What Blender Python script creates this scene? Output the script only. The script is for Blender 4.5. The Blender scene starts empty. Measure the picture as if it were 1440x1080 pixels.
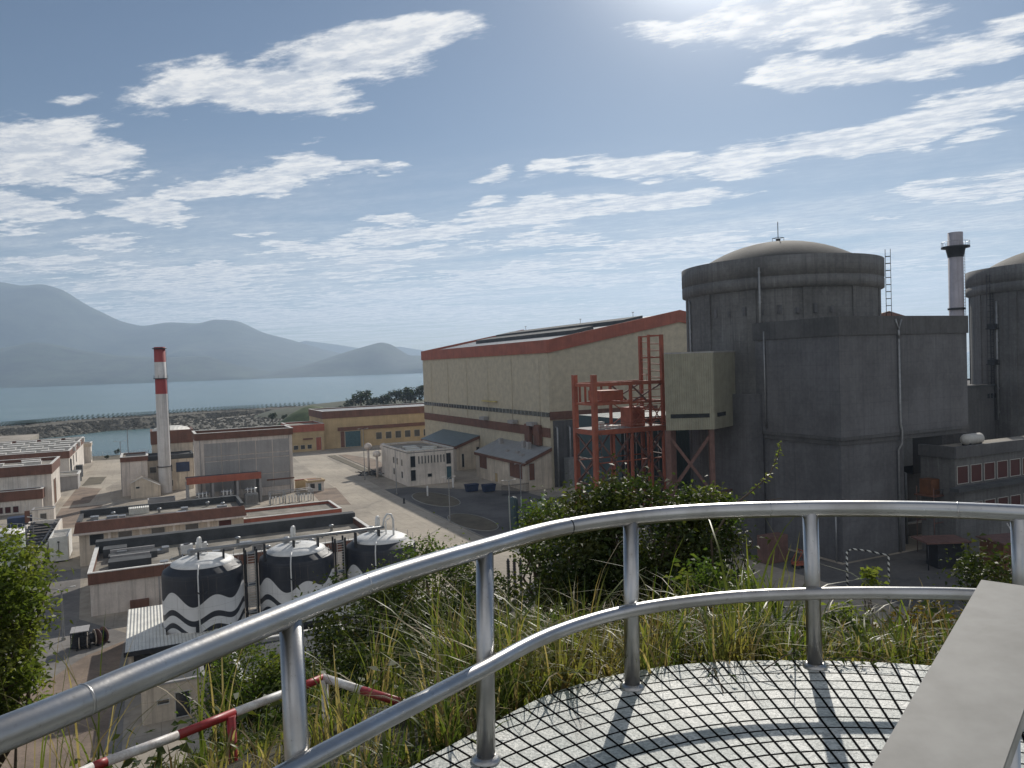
import bpy, math, random
import numpy as np
from mathutils import Matrix, Vector
R_=math.radians
scene=bpy.context.scene; COL=scene.collection
random.seed(7)
# ---------------------------------------------------------------- survey helpers
F_=1080.;ROLL=R_(1.9);PIT=R_(1.43);TH=R_(25.5);CZ=38.
SUN_AZ=R_(16.5);SUN_EL=R_(32)
def ray(px,py):
    x=(px-720)/F_;y=(540-py)/F_
    X=math.cos(ROLL)*x+math.sin(ROLL)*y; Zc=-math.sin(ROLL)*x+math.cos(ROLL)*y
    return X,math.cos(PIT)+math.sin(PIT)*Zc,-math.sin(PIT)+math.cos(PIT)*Zc
def P(px,py,z):
    X,Y,Z=ray(px,py);t=(z-CZ)/Z;return X*t,Y*t
def D(px,py,d):
    X,Y,Z=ray(px,py);t=d/Y;return X*t,d,CZ+Z*t
def W(a,b): c,s=math.cos(TH),math.sin(TH);return a*c-b*s,a*s+b*c
def ab(x,y): c,s=math.cos(TH),math.sin(TH);return x*c+y*s,-x*s+y*c
# ---------------------------------------------------------------- materials
def nd(nt,t,**k):
    n=nt.nodes.new(t)
    for a,v in k.items(): setattr(n,a,v)
    return n
def math_(nt,op,a,b=None,c=None,clamp=False):
    n=nd(nt,'ShaderNodeMath',operation=op);n.use_clamp=clamp
    for i,v in enumerate((a,b,c)):
        if v is None: continue
        if isinstance(v,(int,float)): n.inputs[i].default_value=v
        else: nt.links.new(v,n.inputs[i])
    return n.outputs[0]
def mixc(nt,f,a,b,bt='MIX'):
    n=nd(nt,'ShaderNodeMix',data_type='RGBA',blend_type=bt)
    for s,v in ((0,f),(6,a),(7,b)):
        if isinstance(v,(int,float)): n.inputs[s].default_value=v
        elif isinstance(v,(tuple,list)): n.inputs[s].default_value=(*v[:3],1)
        else: nt.links.new(v,n.inputs[s])
    return n.outputs[2]
def noise(nt,vec,scale,detail=4,rough=.55):
    n=nd(nt,'ShaderNodeTexNoise');n.inputs['Scale'].default_value=scale;n.inputs['Detail'].default_value=detail;n.inputs['Roughness'].default_value=rough
    if vec is not None: nt.links.new(vec,n.inputs['Vector'])
    return n.outputs['Fac']
def mapping(nt,vec,scale=(1,1,1),loc=(0,0,0)):
    n=nd(nt,'ShaderNodeMapping');n.inputs['Scale'].default_value=scale;n.inputs['Location'].default_value=loc
    nt.links.new(vec,n.inputs['Vector']);return n.outputs[0]
def ramp(nt,f,p0,p1):
    n=nd(nt,'ShaderNodeMapRange',interpolation_type='SMOOTHSTEP');nt.links.new(f,n.inputs[0]);n.inputs[1].default_value=p0;n.inputs[2].default_value=p1
    return n.outputs[0]
def base(name):
    m=bpy.data.materials.new(name);m.use_nodes=True;nt=m.node_tree;b=nt.nodes['Principled BSDF'];tc=nd(nt,'ShaderNodeTexCoord').outputs['Object'];return m,nt,b,tc
def mat(name,col,rough=.8,var=.25,scale=.6,metal=0,streak=0,bump=0,dirt=None,bscale=8,spec=.5,lines=0,linew=.03,vlines=0,grid=0):
    """weathered plain surface: blotches, fine grain, vertical run stains, optional joint lines (z every `lines` m, x every `vlines` m)"""
    m,nt,b,tc=base(name)
    n1=noise(nt,tc,scale,6,.62);n2=noise(nt,tc,scale*14,3)
    f=math_(nt,'ADD',math_(nt,'MULTIPLY',n1,.75),math_(nt,'MULTIPLY',n2,.25))
    f=ramp(nt,f,.32,.68)
    dk=tuple(c*(1-var) for c in col) if dirt is None else dirt
    lt=tuple(min(1,c*(1+var*.45)) for c in col)
    c=mixc(nt,f,dk,lt)
    if streak:
        s=noise(nt,mapping(nt,tc,(1.1,1.1,.045)),1.3,5,.65);s=ramp(nt,s,.45,.72)
        c=mixc(nt,math_(nt,'MULTIPLY',s,streak),c,tuple(x*.45 for x in col))
        s2=noise(nt,mapping(nt,tc,(.9,.9,.06),(7,3,1)),2.1,4,.6);s2=ramp(nt,s2,.58,.78)
        c=mixc(nt,math_(nt,'MULTIPLY',s2,streak*.8),c,tuple(min(1,x*1.8) for x in col))
    sx=nd(nt,'ShaderNodeSeparateXYZ');nt.links.new(tc,sx.inputs[0])
    def joint(c,out,per,w):
        fr=math_(nt,'FRACT',math_(nt,'DIVIDE',out,per));l=math_(nt,'LESS_THAN',fr,w/per)
        return mixc(nt,math_(nt,'MULTIPLY',l,.45),c,tuple(x*.4 for x in col))
    if lines: c=joint(c,sx.outputs[2],lines,linew)
    if vlines:
        c=joint(c,math_(nt,'ADD',sx.outputs[0],sx.outputs[1]),vlines,linew)
    if grid:   # slab joints along the plant axes
        rm=nd(nt,'ShaderNodeMapping');rm.inputs['Rotation'].default_value=(0,0,-TH);nt.links.new(tc,rm.inputs['Vector']);s3=nd(nt,'ShaderNodeSeparateXYZ');nt.links.new(rm.outputs[0],s3.inputs[0])
        c=joint(c,s3.outputs[0],grid,.09);c=joint(c,s3.outputs[1],grid,.09)
        st=ramp(nt,noise(nt,mapping(nt,rm.outputs[0],(1.6,.12,1)),.5,6,.65),.5,.75);c=mixc(nt,math_(nt,'MULTIPLY',st,.35),c,tuple(x*.45 for x in col))
    nt.links.new(c,b.inputs['Base Color'])
    b.inputs['Metallic'].default_value=metal;b.inputs['Specular IOR Level'].default_value=spec
    r=nd(nt,'ShaderNodeMapRange');nt.links.new(n1,r.inputs[0]);r.inputs[3].default_value=max(.02,rough-.12);r.inputs[4].default_value=min(1,rough+.12);nt.links.new(r.outputs[0],b.inputs['Roughness'])
    if bump:
        bn=nd(nt,'ShaderNodeBump');bn.inputs['Strength'].default_value=bump;bn.inputs['Distance'].default_value=.05
        nt.links.new(noise(nt,tc,bscale,5),bn.inputs['Height']);nt.links.new(bn.outputs[0],b.inputs['Normal'])
    return m
def ribbed(name,col,per,axis=0,metal=0,rough=.6,depth=.04,streak=.3):
    m=mat(name,col,rough,.2,.5,metal,streak);nt=m.node_tree;b=nt.nodes['Principled BSDF']
    tc=[n for n in nt.nodes if n.type=='TEX_COORD'][0].outputs['Object'];sx=nd(nt,'ShaderNodeSeparateXYZ');nt.links.new(tc,sx.inputs[0])
    v=sx.outputs[axis] if axis<3 else math_(nt,'ADD',sx.outputs[0],sx.outputs[1])
    h=math_(nt,'SINE',math_(nt,'MULTIPLY',v,2*math.pi/per))
    bn=nd(nt,'ShaderNodeBump');bn.inputs['Strength'].default_value=1;bn.inputs['Distance'].default_value=depth
    nt.links.new(h,bn.inputs['Height']);nt.links.new(bn.outputs[0],b.inputs['Normal']);return m
def leafmat(name,c1,c2,c3,trans=.45,rough=.45,scale=3.):
    m,nt,b,tc=base(name)
    at=nd(nt,'ShaderNodeAttribute',attribute_name='rnd').outputs['Fac']
    c=mixc(nt,at,c1,c2);c=mixc(nt,ramp(nt,noise(nt,tc,scale,3),.42,.7),c,c3)
    nt.links.new(c,b.inputs['Base Color']);b.inputs['Roughness'].default_value=rough;b.inputs['Specular IOR Level'].default_value=.22
    t=nd(nt,'ShaderNodeBsdfTranslucent');tcx=mixc(nt,1,c,(1.7,1.75,.9),'MULTIPLY');nt.links.new(tcx,t.inputs[0])
    mx=nd(nt,'ShaderNodeMixShader');mx.inputs[0].default_value=trans
    nt.links.new(b.outputs[0],mx.inputs[1]);nt.links.new(t.outputs[0],mx.inputs[2]);nt.links.new(mx.outputs[0],nt.nodes['Material Output'].inputs[0]);return m
M={}
M['concrete']=mat('weathered_concrete',(.165,.165,.165),.92,.4,.12,streak=.6,bump=.15,bscale=2,lines=1.25,linew=.05)
M['concrete2']=mat('panel_concrete',(.145,.146,.155),.92,.35,.1,streak=.35,bump=.1,bscale=2,lines=2.4,linew=.05,vlines=6)
M['concrete_dark']=mat('dark_concrete',(.105,.105,.108),.92,.35,.12,streak=.5,bump=.1,bscale=2)
M['dome']=mat('dome_concrete',(.072,.069,.063),.85,.45,.12,streak=.3,bump=.1,bscale=2)
M['cream']=ribbed('cream_cladding',(.56,.5,.375),.45,3,rough=.6,streak=.12)
M['beige_clad']=ribbed('beige_cladding',(.3,.29,.22),.4,3,rough=.6,streak=.25)
M['terra']=mat('terracotta_fascia',(.36,.11,.07),.7,.25,.3,streak=.3,vlines=2.4,linew=.05)
M['brown']=mat('red_brown_fascia',(.17,.08,.055),.75,.3,.35,streak=.4,vlines=3,linew=.05)
M['ochre']=mat('ochre_wall',(.5,.38,.22),.8,.2,.2,streak=.25)
M['tanwall']=mat('tan_wall',(.62,.54,.44),.85,.22,.25,streak=.65)
M['white_wall']=mat('white_wall',(.74,.68,.61),.85,.22,.25,streak=.65)
M['pink_wall']=mat('pale_pink_render',(.68,.61,.55),.85,.22,.25,streak=.65)
M['gray_panel']=mat('grey_render',(.36,.35,.345),.85,.2,.2,streak=.35)
M['coping']=mat('white_coping',(.68,.66,.62),.7,.2,.8)
M['roofgravel']=mat('roof_gravel',(.27,.245,.205),.95,.5,.3,bump=.3,bscale=12)
M['roofdark']=mat('dark_roof_felt',(.07,.075,.08),.9,.4,.3)
M['roofmetal']=ribbed('pale_metal_roof',(.36,.36,.35),.5,0,metal=.3,rough=.45)
M['roofblue']=ribbed('blue_grey_roof',(.15,.19,.2),.6,1,metal=.1,rough=.5)
M['roofwhite']=ribbed('white_corrugated_roof',(.72,.7,.63),.42,0,rough=.5,depth=.05,streak=.15)
M['glass']=mat('dark_glass',(.025,.03,.035),.12,.2,.5,spec=.8)
M['glass_red']=mat('red_brown_glass',(.075,.02,.02),.5,.2,.5,spec=.3)
M['frame']=mat('window_frame',(.5,.49,.46),.6,.15,2)
M['darkmetal']=mat('dark_steel',(.035,.038,.045),.55,.3,1.5,metal=.3)
M['graymetal']=mat('galvanised_steel',(.32,.33,.34),.45,.25,1.5,metal=.5)
M['redsteel']=mat('red_oxide_steel',(.36,.105,.06),.65,.3,.6,streak=.4)
M['brownsteel']=mat('rusty_brown_steel',(.17,.095,.08),.7,.35,.6,streak=.4)
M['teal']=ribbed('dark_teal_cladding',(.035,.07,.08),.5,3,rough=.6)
M['orange']=mat('orange_paint',(.15,.06,.025),.6,.35,.8,streak=.5)
M['white']=mat('white_paint',(.72,.72,.7),.5,.18,1.2)
M['greenpaint']=mat('pale_green_paint',(.36,.45,.36),.5,.2,1.2)
M['bluedoor']=mat('teal_door',(.05,.12,.15),.5,.3,1)
M['bluepaint']=mat('blue_paint',(.025,.045,.10),.5,.3,1)
M['tankpale']=mat('pale_green_white_tank',(.5,.56,.5),.5,.2,.6,streak=.4)
M['pavement']=mat('concrete_paving',(.36,.315,.255),.95,.42,.05,bump=.1,bscale=3,grid=6)
M['road']=mat('road_concrete',(.41,.36,.29),.95,.32,.06,bump=.08,bscale=3,grid=5)
M['asphalt_light']=mat('worn_asphalt',(.2,.185,.17),.95,.4,.1,bump=.15,bscale=8,grid=9)
M['asphalt']=mat('asphalt',(.12,.115,.11),.95,.45,.08,bump=.2,bscale=10)
M['soil']=mat('bare_red_soil',(.24,.18,.135),.97,.4,.2,bump=.5,bscale=4)
M['islandsoil']=mat('planted_soil',(.13,.11,.075),.97,.4,.25,bump=.4,bscale=5)
M['kerb']=mat('kerb_stone',(.3,.29,.26),.9,.2,.8)
M['stain_white']=mat('yellow_line_paint',(.6,.5,.2),.8,.3,.8)
M['rock']=mat('breakwater_rock',(.13,.12,.095),.95,.5,.25,bump=.5,bscale=1.5)
M['hillfar']=mat('forest_slope',(.05,.065,.04),1,.7,.004)
M['bark']=mat('bark',(.12,.09,.065),.95,.35,8,bump=.4,bscale=40)
M['redwhite']=None
# ---------------------------------------------------------------- mesh builder
class MB:
    def __init__(s): s.v=[];s.f=[];s.m=[];s.sm=[]
    def add(s,vs,fs,mi=0,sm=False):
        o=len(s.v);s.v+=[tuple(v) for v in vs]
        for f in fs: s.f.append(tuple(i+o for i in f));s.m.append(mi);s.sm.append(sm)
        return s
    def box(s,x0,x1,y0,y1,z0,z1,mi=0):
        v=[(x,y,z) for z in(z0,z1) for x,y in((x0,y0),(x1,y0),(x1,y1),(x0,y1))]
        return s.add(v,[(3,2,1,0),(4,5,6,7),(0,1,5,4),(1,2,6,5),(2,3,7,6),(3,0,4,7)],mi)
    def prism(s,poly,z0,z1,mi=0):
        n=len(poly);z0=z0 if isinstance(z0,(list,tuple)) else [z0]*n;z1=z1 if isinstance(z1,(list,tuple)) else [z1]*n
        v=[(x,y,z0[i]) for i,(x,y) in enumerate(poly)]+[(x,y,z1[i]) for i,(x,y) in enumerate(poly)]
        f=[tuple(range(n-1,-1,-1)),tuple(range(n,2*n))]+[(i,(i+1)%n,n+(i+1)%n,n+i) for i in range(n)]
        return s.add(v,f,mi)
    def hexa(s,v,mi=0):  # 8 corners bottom4, top4
        return s.add(v,[(3,2,1,0),(4,5,6,7),(0,1,5,4),(1,2,6,5),(2,3,7,6),(3,0,4,7)],mi)
    def lathe(s,prof,n=32,cx=0,cy=0,mi=0,sm=True,cap=True):
        v=[];f=[]
        for r,z in prof:
            for i in range(n):
                t=2*math.pi*i/n;v.append((cx+r*math.cos(t),cy+r*math.sin(t),z))
        for j in range(len(prof)-1):
            for i in range(n):
                k=(i+1)%n;f.append((j*n+i,j*n+k,(j+1)*n+k,(j+1)*n+i))
        s.add(v,f,mi,sm)
        if cap:
            r0,z0=prof[0];r1,z1=prof[-1];o=[(cx+r0*math.cos(2*math.pi*i/n),cy+r0*math.sin(2*math.pi*i/n),z0) for i in range(n)]
            if r0>.001: s.add(o,[tuple(range(n-1,-1,-1))],mi)
            o=[(cx+r1*math.cos(2*math.pi*i/n),cy+r1*math.sin(2*math.pi*i/n),z1) for i in range(n)]
            if r1>.001: s.add(o,[tuple(range(n))],mi)
        return s
    def tube(s,pts,r,n=8,mi=0,mis=None,cap=True):
        pts=[Vector(p) for p in pts];rr=r if isinstance(r,(list,tuple)) else [r]*len(pts)
        o=len(s.v);prev=None
        for i,p in enumerate(pts):
            d=(pts[min(i+1,len(pts)-1)]-pts[max(i-1,0)]).normalized()
            if prev is None: u=d.cross(Vector((0,0,1)) if abs(d.z)<.9 else Vector((1,0,0))).normalized()
            else: u=(prev-d*prev.dot(d)).normalized()
            prev=u;w=d.cross(u)
            for k in range(n):
                t=2*math.pi*k/n;q=p+(u*math.cos(t)+w*math.sin(t))*rr[i];s.v.append(tuple(q))
        for i in range(len(pts)-1):
            for k in range(n):
                k2=(k+1)%n;s.f.append((o+i*n+k,o+i*n+k2,o+(i+1)*n+k2,o+(i+1)*n+k));s.m.append(mis[i] if mis else mi);s.sm.append(True)
        if cap:
            s.f.append(tuple(o+k for k in range(n-1,-1,-1)));s.m.append(mis[0] if mis else mi);s.sm.append(False)
            e=o+(len(pts)-1)*n;s.f.append(tuple(e+k for k in range(n)));s.m.append(mis[-1] if mis else mi);s.sm.append(False)
        return s
    def beam(s,p,q,w=.3,h=None,mi=0):
        h=h or w;p=Vector(p);q=Vector(q);d=(q-p).normalized()
        u=d.cross(Vector((0,0,1)) if abs(d.z)<.95 else Vector((1,0,0))).normalized();x=d.cross(u)
        v=[p+u*a*w/2+x*b*h/2 for a,b in((-1,-1),(1,-1),(1,1),(-1,1))]+[q+u*a*w/2+x*b*h/2 for a,b in((-1,-1),(1,-1),(1,1),(-1,1))]
        return s.hexa(v,mi)
    def build(s,name,mats,parent=None,loc=None,rot=None):
        me=bpy.data.meshes.new(name);me.from_pydata(s.v,[],s.f)
        for m in (mats if isinstance(mats,(list,tuple)) else [mats]): me.materials.append(m)
        me.polygons.foreach_set('material_index',s.m);me.polygons.foreach_set('use_smooth',s.sm);me.update()
        o=bpy.data.objects.new(name,me);COL.objects.link(o)
        if parent: o.parent=parent
        if loc is not None: o.location=loc
        if rot is not None: o.rotation_euler=(0,0,rot)
        return o
def tag(o,label,cat,group=None):
    o['label']=label;o['category']=cat
    if group:o['group']=group
    return o
def struct(o,kind='structure'): o['kind']=kind;return o
def thing(name,label,cat,loc,rot=TH,group=None):
    o=bpy.data.objects.new(name,None);COL.objects.link(o);o.location=loc;o.rotation_euler=(0,0,rot);o.empty_display_size=.5
    return tag(o,label,cat,group)
def thab(name,label,cat,a,b,z=0,group=None): x,y=W(a,b);return thing(name,label,cat,(x,y,z),TH,group)
def kids(o): return [c for c in list(bpy.data.objects) if c.parent==o]
def copy_tree(o,loc,rot=None,label=None,_tree=None):
    c=o.copy();COL.objects.link(c);c.location=loc
    if rot is not None:c.rotation_euler=(0,0,rot)
    if label:c['label']=label
    for ch in kids(o):
        d=ch.copy();COL.objects.link(d);d.parent=c
        for g in kids(ch):
            e=g.copy();COL.objects.link(e);e.parent=d
    return c
# ---------------------------------------------------------------- building helpers (local axes: x=a, y=b, origin = near-left base corner)
def opening(root,face,u0,u1,z0,z1,name='window',fill='glass',fr='frame',wx=0,wy=0,t=.12,louv=0):
    """window/door on face 'f' (y=wy plane, facing -y), 'l' (x=wx, facing -x) or 'r' (x=wx facing +x)"""
    f=MB();p=MB();w=.09
    def bx(m,a0,a1,c0,c1,d0,d1):
        if face=='f': m.box(a0,a1,wy-d1,wy-d0,c0,c1)
        elif face=='l': m.box(wx-d1,wx-d0,a0,a1,c0,c1)
        else: m.box(wx+d0,wx+d1,a0,a1,c0,c1)
    for q in ((u0,u0+w,z0,z1),(u1-w,u1,z0,z1),(u0+w,u1-w,z0,z0+w),(u0+w,u1-w,z1-w,z1)): bx(f,*q,-.05,t)
    if louv:
        n=int((u1-u0)/louv)
        for i in range(1,n): u=u0+i*(u1-u0)/n;bx(f,u-.03,u+.03,z0+w,z1-w,.012,t*.7)
    bx(p,u0+w,u1-w,z0+w,z1-w,-.04,.01)
    o=f.build(name,M[fr],root);p.build('pane' if name=='window' else 'panel',M[fill],o);return o
def ring(m,x0,x1,y0,y1,z0,z1,t,mi=0):
    m.box(x0,x1,y0,y0+t,z0,z1,mi);m.box(x0,x1,y1-t,y1,z0,z1,mi);m.box(x0,x0+t,y0+t,y1-t,z0,z1,mi);m.box(x1-t,x1,y0+t,y1-t,z0,z1,mi)
def building(name,label,a0,a1,b0,b1,H,fh=1.6,drop=1.1,wall='tanwall',fascia='brown',roof='roofgravel',over=.3,cat='building',cop=True,group=None):
    t=thab(name,label,cat,a0,b0,0,group);w,d=a1-a0,b1-b0
    MB().box(0,w,0,d,-.3,H-drop-.06).build('wall',M[wall],t)
    m=MB();ring(m,-over,w+over,-over,d+over,H-fh,H-.1,over+.3);m.build('fascia',M[fascia],t)
    if cop:
        m=MB();ring(m,-over-.05,w+over+.05,-over-.05,d+over+.05,H-.1,H+.04,over+.42);m.build('coping',M['coping'],t)
    MB().box(.29,w-.29,.29,d-.29,H-drop-.1,H-drop).build('roof',M[roof],t)
    return t
def units(root,w,d,z,n,seed,mats='graymetal',name='roof_unit',smin=.8,smax=2.2,hmax=1.2):
    r=random.Random(seed)
    for _ in range(n):
        x=r.uniform(1,w-3.2);y=r.uniform(1,d-3.2);a=r.uniform(smin,smax);b=r.uniform(smin,smax);h=r.uniform(.4,hmax)
        m=MB();m.box(x,x+a,y,y+b,z,z+h);m.box(x-.06,x+a+.06,y-.06,y+b+.06,z+h,z+h+.08);m.tube([(x+a*.5,y+b+.02,z+.2),(x+a*.5,y+b+.6,z+.2)],.08,6)
        m.build(name,M[mats],root)
# ================================================================ CAMERA
cam=bpy.data.cameras.new('camera');co=bpy.data.objects.new('camera',cam);COL.objects.link(co);scene.camera=co
cam.sensor_width=36;cam.lens=27;cam.clip_start=.05;cam.clip_end=60000
cx,cy=math.cos(ROLL),math.sin(ROLL)
Xc=Vector((cx,0,0));
Fw=Vector((0,math.cos(PIT),-math.sin(PIT)));Up=Vector((0,math.sin(PIT),math.cos(PIT)));Rt=Vector((1,0,0))
R2=Rt*cx-Up*cy;U2=Rt*cy+Up*cx
co.matrix_world=Matrix(((R2.x,U2.x,-Fw.x,0),(R2.y,U2.y,-Fw.y,0),(R2.z,U2.z,-Fw.z,CZ),(0,0,0,1)))
exec_parts=[]
# ================================================================ WORLD
def build_world():
    w=bpy.data.worlds.new('World');scene.world=w;w.use_nodes=True;nt=w.node_tree;L=nt.links
    bg=nt.nodes['Background'];sky=nd(nt,'ShaderNodeTexSky',sky_type='NISHITA');sky.sun_disc=False
    sky.sun_elevation=SUN_EL;sky.sun_rotation=SUN_AZ;sky.altitude=40;sky.air_density=1.;sky.dust_density=SKY['dust'];sky.ozone_density=SKY['ozone']
    g=nd(nt,'ShaderNodeTexCoord').outputs['Generated']
    nrm=nd(nt,'ShaderNodeVectorMath',operation='NORMALIZE');L.new(g,nrm.inputs[0]);dv=nrm.outputs[0]
    s=nd(nt,'ShaderNodeSeparateXYZ');L.new(dv,s.inputs[0]);X,Y,Z=s.outputs
    az=math_(nt,'ARCTAN2',X,Y);el=math_(nt,'ARCSINE',Z)
    zc=math_(nt,'MAXIMUM',Z,.03)
    cq=nd(nt,'ShaderNodeCombineXYZ');L.new(math_(nt,'DIVIDE',X,zc),cq.inputs[0]);L.new(math_(nt,'DIVIDE',Y,zc),cq.inputs[1]);q=cq.outputs[0]
    # cloud deck seen in perspective; wind-sheared streaks
    rot=nd(nt,'ShaderNodeMapping');rot.inputs['Rotation'].default_value=(0,0,R_(25));rot.inputs['Scale'].default_value=(1,1.0,1);L.new(q,rot.inputs[0]);qr=rot.outputs[0]
    fb=noise(nt,mapping(nt,qr,(1.1,2.4,1)),1.9,10,.6)
    fine=noise(nt,mapping(nt,qr,(1,1.7,1)),7.5,9,.66)
    wob=nd(nt,'ShaderNodeTexNoise');wob.inputs['Scale'].default_value=2.2;wob.inputs['Detail'].default_value=5;L.new(q,wob.inputs['Vector'])
    wv=nd(nt,'ShaderNodeVectorMath',operation='SUBTRACT');L.new(wob.outputs['Color'],wv.inputs[0]);wv.inputs[1].default_value=(.5,.5,.5)
    ws=nd(nt,'ShaderNodeVectorMath',operation='MULTIPLY');L.new(wv.outputs[0],ws.inputs[0]);ws.inputs[1].default_value=(.085,.045,0)
    pc=nd(nt,'ShaderNodeCombineXYZ');L.new(az,pc.inputs[0]);L.new(el,pc.inputs[1])
    pa=nd(nt,'ShaderNodeVectorMath',operation='ADD');L.new(pc.outputs[0],pa.inputs[0]);L.new(ws.outputs[0],pa.inputs[1]);p=pa.outputs[0]
    def azel(px,py): x,y,z=ray(px,py);return math.atan2(x,y),math.asin(z/math.sqrt(x*x+y*y+z*z))
    # (x1,y1,x2,y2,half thickness,weight): streaks surveyed as sky directions
    CL=[(190,143,330,128,15,1.),(270,128,470,115,27,1.25),(350,130,480,140,20,1.2),(400,95,560,65,30,1.3),(540,70,610,45,20,1.15),(590,45,675,32,11,1.),(60,150,140,140,8,.8),(70,138,110,136,5,.6),
     (-60,205,120,200,22,1.2),(-60,240,165,232,18,1.1),(60,215,175,225,22,1.1),(-60,292,110,296,14,1.1),(165,290,245,302,12,1.05),(80,262,170,258,9,.9),(-40,320,60,318,8,.6),
     (215,272,330,262,11,1.1),(310,262,450,240,16,1.2),(395,232,470,238,17,1.15),(450,245,570,238,8,1.1),(90,340,215,345,9,.8),
     (360,352,520,345,9,1.1),(470,340,680,318,15,1.15),(640,310,850,292,14,1.2),(820,295,1030,276,10,1.2),(440,368,620,355,10,1.),(510,302,600,305,6,.8),
     (665,247,718,243,6,1.1),(655,282,705,275,6,.9),(350,328,378,328,4,.8),
     (750,240,800,232,9,1.1),(820,236,1010,226,15,1.25),(980,238,1130,212,16,1.25),(1080,215,1250,185,17,1.25),(1230,190,1400,155,17,1.2),(1370,155,1480,128,14,1.15),(1340,200,1400,185,7,.8),
     (905,50,1010,48,13,1.2),(980,40,1120,22,24,1.3),(1080,20,1290,-5,28,1.3),(1240,40,1330,25,9,.8),(1075,98,1190,92,17,1.25),(1160,105,1330,98,13,1.15),(1250,85,1450,62,13,1.),(1380,45,1450,35,10,.8),
     (1285,272,1400,268,11,1.2),(1380,262,1500,250,12,1.2),(1215,303,1280,308,5,.8),(1255,308,1300,306,5,.7),
     (600,388,820,376,10,1.),(780,368,1100,326,12,1.1),(640,345,860,335,9,.9),(900,355,1080,340,8,.9),
     (-40,372,160,366,9,.95),(130,382,430,378,12,1.),(60,402,420,405,10,.9),(380,420,700,408,10,.9),(600,400,980,385,9,.9),(-100,432,960,432,14,.7),(850,385,1400,378,9,.6),(1250,372,1400,366,5,.7),(200,420,420,416,7,.7),(430,392,600,386,7,.8)]
    cur=None
    for x1,y1,x2,y2,h,wt in CL:
        A=azel(x1,y1);B=azel(x2,y2);c=((A[0]+B[0])/2,(A[1]+B[1])/2);dx,dy=B[0]-A[0],B[1]-A[1];ln=math.hypot(dx,dy)/2+h/1080
        m=nd(nt,'ShaderNodeMapping',vector_type='TEXTURE');m.inputs['Location'].default_value=(c[0],c[1],0);m.inputs['Rotation'].default_value=(0,0,math.atan2(dy,dx));m.inputs['Scale'].default_value=(ln,h/1080*1.25,1)
        L.new(p,m.inputs[0]);l=nd(nt,'ShaderNodeVectorMath',operation='LENGTH');L.new(m.outputs[0],l.inputs[0])
        v=math_(nt,'MULTIPLY',math_(nt,'SUBTRACT',1.25,l.outputs['Value']),wt)
        cur=v if cur is None else math_(nt,'SMOOTH_MAX',cur,v,.15)
    cur=math_(nt,'MINIMUM',cur,1.)
    cur=math_(nt,'MAXIMUM',cur,-1.2)
    d=math_(nt,'ADD',math_(nt,'MULTIPLY',cur,.85),math_(nt,'MULTIPLY',math_(nt,'SUBTRACT',fb,.5),2.2))
    d=math_(nt,'ADD',d,math_(nt,'MULTIPLY',math_(nt,'SUBTRACT',fine,.5),1.15))
    alpha=ramp(nt,d,.06,.60)
    # thin veil towards the horizon
    veil=math_(nt,'MULTIPLY',ramp(nt,el,R_(17),R_(3)),.95);veil=math_(nt,'MULTIPLY',veil,ramp(nt,noise(nt,mapping(nt,qr,(.35,.7,1)),1.6,6,.6),.25,.7))
    alpha=math_(nt,'MAXIMUM',math_(nt,'MULTIPLY',alpha,.95),veil)
    # bright cloud added to the unseen sky behind the lookout as facade fill light
    rear_fill=ramp(nt,Y,.15,-.35);rear_fill=math_(nt,'MULTIPLY',rear_fill,ramp(nt,noise(nt,dv,2.2,6,.55),.3,.55))
    alpha=math_(nt,'MAXIMUM',alpha,math_(nt,'MULTIPLY',rear_fill,.7))
    above=ramp(nt,Z,.0,.05);alpha=math_(nt,'MULTIPLY',alpha,above)
    sv=(math.cos(SUN_EL)*math.sin(SUN_AZ),math.cos(SUN_EL)*math.cos(SUN_AZ),math.sin(SUN_EL))
    dt=nd(nt,'ShaderNodeVectorMath',operation='DOT_PRODUCT');L.new(dv,dt.inputs[0]);dt.inputs[1].default_value=sv
    cs=math_(nt,'MAXIMUM',dt.outputs['Value'],0.)
    g1=math_(nt,'POWER',cs,60.);g2=math_(nt,'POWER',cs,6.)
    thick=ramp(nt,math_(nt,'ADD',math_(nt,'MULTIPLY',fine,.8),math_(nt,'MULTIPLY',fb,.4)),.5,.72)
    cc=mixc(nt,thick,(.62,.645,.69),(1.0,.975,.93))
    lum=math_(nt,'ADD',SKY['cloud'],math_(nt,'ADD',math_(nt,'MULTIPLY',g1,SKY['cg1']),math_(nt,'MULTIPLY',g2,SKY['cg2'])))
    lum=math_(nt,'ADD',lum,math_(nt,'MULTIPLY',rear_fill,1.))
    cl=nd(nt,'ShaderNodeVectorMath',operation='SCALE');L.new(cc,cl.inputs[0]);L.new(lum,cl.inputs['Scale'])
    # forward-scatter aureole of the thin cirrus around the sun
    sk=mixc(nt,1,sky.outputs[0],SKY['tint'],'MULTIPLY')
    au=math_(nt,'ADD',math_(nt,'MULTIPLY',math_(nt,'POWER',cs,180.),SKY['a1']),math_(nt,'MULTIPLY',math_(nt,'POWER',cs,30.),SKY['a2']))
    av=nd(nt,'ShaderNodeVectorMath',operation='SCALE');av.inputs[0].default_value=(1,.97,.9);L.new(au,av.inputs['Scale'])
    ad=nd(nt,'ShaderNodeVectorMath',operation='ADD');L.new(sk,ad.inputs[0]);L.new(av.outputs[0],ad.inputs[1])
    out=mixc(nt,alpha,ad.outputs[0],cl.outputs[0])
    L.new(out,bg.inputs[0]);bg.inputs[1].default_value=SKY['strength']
SKY=dict(dust=.3,ozone=1.4,strength=.08,cloud=13.5,cg1=6,cg2=1.2,a1=48.,a2=1.1,tint=(.56,.63,.70))
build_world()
sl=bpy.data.lights.new('sun','SUN');sl.energy=5.0;sl.angle=R_(.55);sl.color=(1,.94,.85)
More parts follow.
